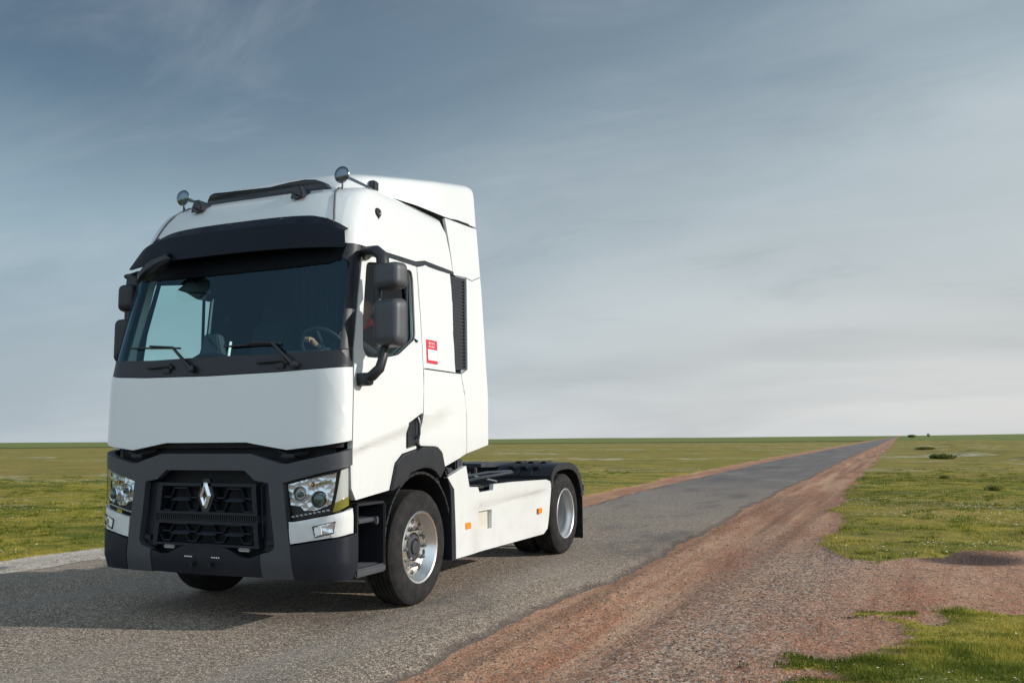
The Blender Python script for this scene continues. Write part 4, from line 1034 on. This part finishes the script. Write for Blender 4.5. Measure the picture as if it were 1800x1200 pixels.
def ground_mat():
    m = bpy.data.materials.new('field_and_track'); m.use_nodes = True; g = NT(m.node_tree); p = g.n['Principled BSDF']
    pos = g.new('ShaderNodeNewGeometry').outputs['Position']; sp = g.new('ShaderNodeSeparateXYZ'); g.l.new(pos, sp.inputs[0])
    x, y = sp.outputs[0], sp.outputs[1]
    dist = g.m('SQRT', g.m('ADD', g.m('MULTIPLY', x, x), g.m('MULTIPLY', y, y)))
    # grass
    n1 = g.noise(g.scl(pos, (.25, .6, 1)), 1., 6., .62); n2 = g.noise(pos, 3.5, 6., .65); n3 = g.noise(g.scl(pos, (.03, .10, 1)), 1., 4., .6)
    gc = g.mix(g.ss(n1, .42, .60), (.40, .31, .05), (.14, .165, .022))
    gc = g.mix(g.ss(n2, .45, .66, 0, .6), gc, (.06, .075, .013))
    gc = g.mix(g.ss(n3, .42, .66, 0, .75), gc, (.30, .215, .075))
    n4 = g.noise(pos, 14., 5., .7); gc = g.mix(g.ss(n4, .5, .75, 0, .6), gc, (.24, .21, .05))
    n6 = g.noise(pos, 60., 3., .7); gc = g.mix(g.ss(n6, .40, .65, 0, .4), gc, (.05, .06, .015))
    olive = g.ss(dist, 12., 60., 0, .55)
    gc = g.mix(olive, gc, (.25, .205, .06))
    # white blossom, in long drifts
    pm = g.noise(g.scl(pos, (.035, .13, 1)), 1., 6., .66, .5)
    vd = g.vor(pos, 9.); sp1 = g.m('LESS_THAN', vd, .17)
    near = g.m('MULTIPLY', g.ss(pm, .52, .60), sp1)
    farw = g.m('MULTIPLY', g.ss(pm, .54, .62, 0, .9), g.ss(g.noise(g.scl(pos, (.6, 2., 1)), 1., 4., .7), .42, .6))
    wf = g.m('ADD', g.m('MULTIPLY', near, g.ss(dist, 60., 20., 0, .9)), g.m('MULTIPLY', farw, g.ss(dist, 14., 45., 0, .8)), clamp=True)
    wf = g.m('MULTIPLY', wf, g.ss(dist, 230., 120.))
    gc = g.mix(wf, gc, (.62, .60, .50))
    # young crop beyond the meadow
    crop = g.m('MULTIPLY', g.ss(g.m('ADD', dist, g.m('MULTIPLY', n3, 30.)), 262., 285.), 1.)
    gc = g.mix(crop, gc, (.165, .19, .055))
    ditch = g.m('MULTIPLY', g.ss(dist, 225., 250.), g.ss(dist, 290., 268.)); ditch = g.m('MULTIPLY', ditch, g.m('LESS_THAN', x, -4.))
    gc = g.mix(g.m('MULTIPLY', ditch, .8), gc, (.030, .040, .014))
    # dirt
    w1 = g.noise(g.scl(pos, (2.2, .30, 1)), 1., 7., .65, .3); w2 = g.noise(pos, 2.2, 7., .7)
    dc = g.mix(g.ss(w1, .35, .65), (.37, .158, .088), (.50, .285, .180))
    dc = g.mix(g.ss(w2, .42, .70, 0, .55), dc, (.27, .160, .095))
    rt_ = g.noise(g.scl(pos, (3.4, .10, 1)), 1., 3., .5); strip = g.m('MULTIPLY', g.ss(x, 2.2, 2.5), g.ss(x, 4.3, 3.6))
    dc = g.mix(g.m('MULTIPLY', strip, g.ss(rt_, .50, .62, 0, .6)), dc, (.19, .100, .06))
    dc = g.mix(g.m('MULTIPLY', strip, g.ss(rt_, .46, .34, 0, .55)), dc, (.56, .38, .25))
    dc = g.mix(g.m('MULTIPLY', attr(g, 'gravel'), g.ss(w2, .25, .65, .1, .6)), dc, (.31, .235, .19))
    dc = g.mix(attr(g, 'pale'), dc, (.50, .45, .39))
    cell = g.vor(pos, 42., 'Color'); cd = g.vor(pos, 42.)
    cs = g.new('ShaderNodeSeparateColor'); g.l.new(cell, cs.inputs[0])
    pb = g.m('ADD', .30, g.m('MULTIPLY', attr(g, 'gravel'), .45))
    dc = g.mix(g.m('MULTIPLY', g.m('GREATER_THAN', cs.outputs[0], .72), pb), dc, (.50, .42, .35))
    dc = g.mix(g.m('MULTIPLY', g.m('LESS_THAN', cs.outputs[1], .28), pb), dc, (.09, .065, .05))
    big = g.vor(pos, 13., 'Color'); bs = g.new('ShaderNodeSeparateColor'); g.l.new(big, bs.inputs[0])
    dc = g.mix(g.ss(bs.outputs[0], .80, .95, 0, .35), dc, (.16, .10, .075))
    pit = g.vm('LENGTH', g.vm('MULTIPLY', g.vm('SUBTRACT', pos, (5.85, 6.6, 0)), (1.15, 1.15, 0)))
    dc = g.mix(g.ss(g.m('ADD', pit, g.m('MULTIPLY', w2, .6)), 1.3, .75, 0, .88), dc, (.055, .042, .040))
    f = attr(g, 'dirt'); f = g.ss(g.m('ADD', f, g.m('MULTIPLY', g.m('SUBTRACT', n4, .5), .7)), .35, .65)
    col = g.mix(f, gc, dc)
    g.put(p.inputs['Base Color'], col); p.inputs['Roughness'].default_value = .95; p.inputs['Specular IOR Level'].default_value = .15
    hgt = g.m('ADD', g.m('MULTIPLY', g.m('SUBTRACT', 1., cd), .35), g.m('ADD', g.m('MULTIPLY', n4, 1.2), g.m('MULTIPLY', n2, 1.5)))
    b = g.new('ShaderNodeBump'); b.inputs['Strength'].default_value = .8; b.inputs['Distance'].default_value = .035
    g.l.new(hgt, b.inputs['Height']); g.l.new(b.outputs[0], p.inputs['Normal'])
    return m
link('ground', me, ground_mat(), None, kind='structure')
# road
ny_ = axis(-8, 22, .07, 1.2, 1.02, (-60, 4200)); nu = 44
U = np.linspace(0, 1, nu)
U = np.concatenate([[0, .0001], U[1:-1], [.9999, 1]]) if False else U
YY_, UU = np.meshgrid(ny_, U, indexing='ij')
er = (fbm(YY_*1.6, YY_*0+3.3, 4, 61)-.5)*.34+(fbm(YY_*.35, YY_*0+7.3, 2, 63)-.5)*.30; el = (fbm(YY_*1.6, YY_*0+9.3, 4, 62)-.5)*.22
fade = 1/(1+np.maximum(0, YY_-25)*.03)
XR = xr(YY_)+er*fade; XL = xl(YY_)+el*fade
XX = XL+(XR-XL)*UU
base_far = height(np.zeros_like(YY_), YY_, np.ones_like(YY_))+.035
ZZ = 0.0*YY_ + base_far*(YY_ > 300)+.0
ed = np.minimum(XX-XL, XR-XX)
ZZ = ZZ - .0 - .004*(fbm(XX*1.2, YY_*.8, 3, 71)-.5)
ZZ = np.where(ed < .001, ZZ-.055, ZZ)
me = gridmesh('road', XX, YY_, ZZ, {'edge': np.clip(ed/.5, 0, 1)})
def road_mat():
    m = bpy.data.materials.new('worn_asphalt'); m.use_nodes = True; g = NT(m.node_tree); p = g.n['Principled BSDF']
    pos = g.new('ShaderNodeNewGeometry').outputs['Position']; sp = g.new('ShaderNodeSeparateXYZ'); g.l.new(pos, sp.inputs[0])
    x, y = sp.outputs[0], sp.outputs[1]
    c = g.vor(pos, 88., 'Color'); cs = g.new('ShaderNodeSeparateColor'); g.l.new(c, cs.inputs[0]); cd = g.vor(pos, 88.)
    near = g.ss(y, 14., 3.)
    st = g.ramp(cs.outputs[0], [(0., (.045, .035, .028)), (.25, (.145, .112, .085)), (.65, (.31, .243, .185)), (1., (.75, .62, .48))])
    flat = g.mix(near, (.108, .108, .118), (.25, .20, .15))
    col = g.mix(g.ss(y, 30., 8., .25, .85), flat, st)
    # wheel tracks and patches
    tr = g.noise(g.scl(pos, (1.1, .05, 1)), 1., 5., .6); w = g.noise(g.scl(pos, (.55, .22, 1)), 1., 6., .62)
    col = g.mix(g.ss(tr, .48, .64, 0, .35), col, (.23, .21, .20))
    col = g.mix(g.ss(w, .50, .68, 0, .45), col, (.33, .28, .235))
    col = g.mix(g.ss(w, .48, .34, 0, .55), col, (.075, .072, .078))
    big = g.noise(pos, 9., 5., .7); col = g.mix(g.ss(big, .45, .75, 0, .35), col, (.075, .068, .062))
    ed = attr(g, 'edge'); n = g.noise(pos, 5., 6., .7)
    dust = g.ss(g.m('ADD', ed, g.m('MULTIPLY', n, .8)), .85, .35, 0, .75)
    col = g.mix(dust, col, (.22, .155, .12))
    dk = g.m('MULTIPLY', g.ss(ed, .02, .08), g.ss(g.m('ADD', ed, g.m('MULTIPLY', n, .3)), .48, .28))
    col = g.mix(g.m('MULTIPLY', dk, .65), col, (.055, .048, .045))
    g.put(p.inputs['Base Color'], col); p.inputs['Roughness'].default_value = .88; p.inputs['Specular IOR Level'].default_value = .3
    b = g.new('ShaderNodeBump'); b.inputs['Strength'].default_value = .7; b.inputs['Distance'].default_value = .009
    g.l.new(g.m('ADD', g.m('MULTIPLY', g.m('SUBTRACT', 1., cd), 1.), g.m('MULTIPLY', cs.outputs[1], .6)), b.inputs['Height']); g.l.new(b.outputs[0], p.inputs['Normal'])
    return m
link('road', me, road_mat(), None, kind='structure')

# ---- small things on the ground (uncountable)
def rawmesh(name, V, F, attrs=None, smooth=False):
    me = bpy.data.meshes.new(name); k = F.shape[1]
    me.vertices.add(len(V)); me.vertices.foreach_set('co', V.astype(np.float32).ravel())
    me.loops.add(F.size); me.loops.foreach_set('vertex_index', F.ravel().astype(np.int32))
    me.polygons.add(len(F)); me.polygons.foreach_set('loop_start', np.arange(0, F.size, k, dtype=np.int32))
    me.update(calc_edges=True)
    for n, v in (attrs or {}).items():
        a = me.attributes.new(n, 'FLOAT', 'POINT'); a.data.foreach_set('value', v.astype(np.float32))
    return me
def blade_mat(name, c0, c1, c2):
    m = bpy.data.materials.new(name); m.use_nodes = True; g = NT(m.node_tree); p = g.n['Principled BSDF']
    a = attr(g, 'tone'); g.put(p.inputs['Base Color'], g.ramp(a, [(0., c0), (.45, c1), (.9, c2)])); p.inputs['Roughness'].default_value = .7
    p.inputs['Specular IOR Level'].default_value = .2
    tl = g.new('ShaderNodeBsdfTranslucent'); g.l.new(p.inputs['Base Color'].links[0].from_socket, tl.inputs[0]); mx = g.new('ShaderNodeMixShader'); mx.inputs[0].default_value = .45
    g.l.new(p.outputs[0], mx.inputs[1]); g.l.new(tl.outputs[0], mx.inputs[2]); g.l.new(mx.outputs[0], g.n['Material Output'].inputs[0])
    return m
M_['blade'] = blade_mat('grass_blade', (.085, .12, .014), (.24, .26, .035), (.46, .38, .08))
def grass(name, n, xlo, xhi, ylo, yhi, hh, ww, seed, ypow=1.):
    r = np.random.default_rng(seed)
    x = r.uniform(xlo, xhi, n); y = ylo+(yhi-ylo)*r.uniform(0, 1, n)**ypow
    cl = fbm(x*1.1, y*1.1, 4, seed+5)
    d = masks(x, y); k = (r.uniform(0, 1, n) < (sst(cl, .30, .55)*.6+.4)*(1-sst(d, .25, .9))**2) & (x > xr(y)+.05) | ((x < 0) & (d < .45))
    x, y, cl = x[k], y[k], cl[k]; n = len(x); z = height(x, y)
    h = hh*r.uniform(.4, 1.3, n)*(.45+.8*sst(cl, .35, .65)+.8*sst(fbm(x*5, y*5, 2, seed+3), .5, .8)); a = r.uniform(0, 2*np.pi, n); l = r.uniform(0, .9, n); b = r.uniform(0, 2*np.pi, n)
    w = ww*r.uniform(.6, 1.4, n)
    p = np.stack([x, y, z-.004], -1); s = np.stack([np.cos(a)*w, np.sin(a)*w, 0*a], -1)
    tip = p+np.stack([np.cos(b)*h*l, np.sin(b)*h*l, h], -1)
    V = np.stack([p-s, p+s, tip], 1).reshape(-1, 3); F = np.arange(3*n).reshape(-1, 3)
    t = np.clip(.33+3.0*(fbm(x*.45, y*.8, 4, 99)-.5)+2.0*(fbm(x*4, y*4, 3, seed+9)-.5)+r.normal(0, .22, n), 0, 1)
    return rawmesh(name, V, F, {'tone': np.repeat(t, 3)})
link('foreground_grass', grass('g1', 260000, 4.0, 10, -1.6, 4.8, .028, .0035, 1), 'blade', None, kind='stuff', label='short green turf in the right foreground', category='grass')
link('meadow_grass', grass('g2', 300000, 3.8, 22, 5.0, 32, .028, .006, 2, 1.25), 'blade', None, kind='stuff', label='yellow-green turf to the right of the road', category='grass')
link('pasture_grass', grass('g3', 300000, -22, -4.6, 0.5, 26, .030, .006, 3, 1.1), 'blade', None, kind='stuff', label='yellow-green turf to the left of the road', category='grass')
# white and yellow blossom
def flowers(n, seed):
    r = np.random.default_rng(seed)
    x = r.uniform(-24, 20, n); y = -1.5+36*r.uniform(0, 1, n)
    pm = fbm(x*.12, y*.42, 4, 77)
    d = masks(x, y); k = (d < .3) & ((pm > .57) | (r.uniform(0, 1, n) < .05))
    x, y = x[k], y[k]; n = len(x); z = height(x, y)+r.uniform(.02, .05, n); s = r.uniform(.008, .016, n)*np.where((x > 4) & (y < 5), .5, 1)
    V = []; c = np.stack([x, y, z], -1)
    for q in range(6):
        an = q*np.pi/3; V.append(c+np.stack([np.cos(an)*s, np.sin(an)*s, r.uniform(-.2, .5, n)*s], -1))
    V = np.stack(V, 1).reshape(-1, 3); F = np.arange(6*n).reshape(-1, 6)
    return rawmesh('flowers', V, F)
link('meadow_blossom', flowers(60000, 5), mat('white_petals', (.75, .73, .62), .8), None, kind='stuff', label='tiny white blossom scattered in drifts through the turf', category='flowers')
# loose stones
def stones(n, seed):
    r = np.random.default_rng(seed)
    x = np.concatenate([r.normal(3.9, .8, n), r.uniform(2.2, 9, n//2), r.uniform(2.2, 2.8, n//4), r.uniform(-5.2, -4.2, n//40)])
    y = np.concatenate([-2+r.uniform(0, 1, n)**1.3*13, r.uniform(-2, 9, n//2), r.uniform(-2, 18, n//4), r.uniform(-1, 4, n//40)])
    d = masks(x, y); k = (d > .5) & ((x > xr(y)-.25) | (x < xl(y)+.2)); x, y = x[k], y[k]; n = len(x)
    s = .003+.013*r.power(.35, n)*r.uniform(.3, 1, n); 
    z = height(x, y)+s*.2; z = np.where((x < xr(y)) & (x > 0), np.maximum(z, .002), z)
    oc = np.array([[1, 0, 0], [-1, 0, 0], [0, 1, 0], [0, -1, 0], [0, 0, 1], [0, 0, -1]], float)
    J = oc[None]+r.normal(0, .22, (n, 6, 3)); J[:, :, 2] *= .65
    V = np.stack([x, y, z], -1)[:, None]+J*s[:, None, None]
    fc = np.array([[0, 2, 4], [2, 1, 4], [1, 3, 4], [3, 0, 4], [2, 0, 5], [1, 2, 5], [3, 1, 5], [0, 3, 5]])
    F = (np.arange(n)*6)[:, None, None]+fc[None]
    return rawmesh('loose_gravel', V.reshape(-1, 3), F.reshape(-1, 3), {'tone': np.repeat(r.uniform(0, 1, n), 6)})
def stone_mat():
    m = bpy.data.materials.new('gravel_stone'); m.use_nodes = True; g = NT(m.node_tree); p = g.n['Principled BSDF']
    g.put(p.inputs['Base Color'], g.ramp(attr(g, 'tone'), [(0., (.08, .06, .05)), (.35, (.22, .125, .085)), (.7, (.28, .20, .155)), (1., (.42, .36, .30))])); p.inputs['Roughness'].default_value = .9
    return m
link('loose_gravel', stones(12000, 8), stone_mat(), None, kind='stuff', label='loose grey and red gravel along the road verge', category='gravel')
# scattered darker tufts that break the turf
def tufts(n, seed):
    r = np.random.default_rng(seed); Vs = []; T_ = []
    x = np.concatenate([r.uniform(4.2, 26, n), r.uniform(-30, -5, n)]); y = np.concatenate([6+34*r.uniform(0, 1, n)**1.2, 1+40*r.uniform(0, 1, n)])
    d = masks(x, y); k = (d < .1) & (fbm(x*.3, y*.3, 3, 15) > .47); x, y = x[k], y[k]; z = height(x, y)
    m_ = 46; s = r.uniform(.05, .16, len(x))
    for i in range(len(x)):
        u = r.normal(0, 1, (m_, 2))*s[i]*.45; hh = s[i]*.55*r.uniform(.5, 1.2, m_)*np.exp(-(u**2).sum(1)/(s[i]**2))
        a = r.uniform(0, 2*np.pi, m_); w = .006+.003*r.uniform(0, 1, m_)
        p = np.stack([x[i]+u[:, 0], y[i]+u[:, 1], np.full(m_, z[i]-.005)], -1); q = np.stack([np.cos(a)*w, np.sin(a)*w, 0*a], -1)
        tip = p+np.stack([u[:, 0]*.7+r.normal(0, .01, m_), u[:, 1]*.7+r.normal(0, .01, m_), hh+.01], -1)
        Vs.append(np.stack([p-q, p+q, tip], 1).reshape(-1, 3)); T_.append(np.repeat(np.clip(r.normal(.22, .14, m_), 0, 1), 3))
    V = np.concatenate(Vs); return rawmesh('tufts', V, np.arange(len(V)).reshape(-1, 3), {'tone': np.concatenate(T_)})
link('grass_tufts', tufts(1500, 12), 'blade', None, kind='stuff', label='darker clumps of coarse grass dotted through the turf', category='grass')
# ---- shrubs and far trees: each a thing
M_['leafd'] = blade_mat('shrub_leaf', (.05, .065, .014), (.12, .14, .028), (.22, .21, .05))
M_['bark'] = mat('bark', (.06, .045, .03), .9, bump=(30, .5, .01))
def leafclump(name, c, s, n, lf, seed, parent=None, m='leafd', off=(0, 0, 0)):
    r = np.random.default_rng(seed)
    u = r.normal(0, 1, (n, 3)); u /= np.linalg.norm(u, axis=1)[:, None]; rad = r.uniform(.02, 1, n)**.42
    lump = 1+.5*(vnoise(u[:, 0]*3+9, u[:, 1]*3+u[:, 2]*2+9, seed)-.5)
    P = u*(rad*lump)[:, None]*np.array(s); P[:, 2] = np.abs(P[:, 2]) if parent is None else P[:, 2]
    P += np.array(c); a = r.normal(0, 1, (n, 3)); b = r.normal(0, 1, (n, 3)); a /= np.linalg.norm(a, axis=1)[:, None]; b /= np.linalg.norm(b, axis=1)[:, None]
    l = lf*r.uniform(.5, 1.4, n)[:, None]
    V = np.stack([P-a*l*.4, P+b*l*.5, P+a*l*.6, P-b*l*.3], 1).reshape(-1, 3); F = np.arange(4*n).reshape(-1, 4)
    return link(name, rawmesh(name, V, F, {'tone': np.repeat(np.clip(r.normal(.45, .25, n), 0, 1), 4)}), m, parent)
def ray(px_, py_, z=0.):
    dv = (f_*1567.36+r2*(px_-900)-u2*(py_-600)); t = (z-1.45622)/dv.z; return Vector((5.18544, -5.71622, 1.45622))+dv*t
def shrub(px_, py_, w, h, label, seed, n=900):
    p = ray(px_, py_); z = float(height(np.array([p.x]), np.array([p.y]))[0])
    rt = root('shrub', (p.x, p.y, z), label, 'shrub', 'low shrubs in the right meadow')
    leafclump('foliage', (0, 0, h*.35), (w/2, w/2.4, h*.6), n, w*.07, seed, rt)
    bm = B()
    for k in range(5):
        a = k*1.3; tube(bm, [(0, 0, -.03), (.12*w*math.cos(a), .12*w*math.sin(a), h*.3), (.28*w*math.cos(a), .28*w*math.sin(a), h*.6)], [.02*w, .012*w, .005*w], 5)
    fin(bm, 'stem', 'bark', rt)
shrub(1655, 808, 1.5, .30, 'widest low dark shrub in the right meadow, like a mound', 101, 1500)
shrub(1747, 864, .42, .15, 'small dark green shrub near the right edge, closest to the camera', 102)
shrub(1660, 844, .34, .14, 'small dark shrub beside the white blossom patch', 103)
shrub(1628, 791, 1.8, .25, 'long low brownish shrub behind the others, close to the road', 104, 1200)
def fartree(px_, dist, w, h, label, seed):
    dv = (f_*1567.36+r2*(px_-900)-u2*(770-600)); dv.z = 0; dv.normalize(); p = Vector((5.18, -5.7, 0))+dv*dist
    z = float(height(np.array([p.x]), np.array([p.y]))[0])
    rt = root('tree', (p.x, p.y, z), label, 'tree', 'far trees on the horizon')
    leafclump('crown', (0, 0, h*.62), (w/2, w/2, h*.42), 700, w*.10, seed, rt)
    bm = B(); tube(bm, [(0, 0, -.5), (.02*w, 0, h*.3), (0, .03*w, h*.6)], [.05*w, .04*w, .02*w], 7); tube(bm, [(0, 0, h*.3), (.2*w, 0, h*.6)], [.03*w, .01*w], 5); tube(bm, [(0, 0, h*.3), (-.2*w, .1*w, h*.55)], [.03*w, .01*w], 5); fin(bm, 'trunk', 'bark', rt)
fartree(1603, 620, 5.5, 2.0, 'wide low tree on the horizon just right of where the road ends', 111)
fartree(1632, 620, 2.2, 2.8, 'small round tree on the horizon, right of the wide low one', 112)
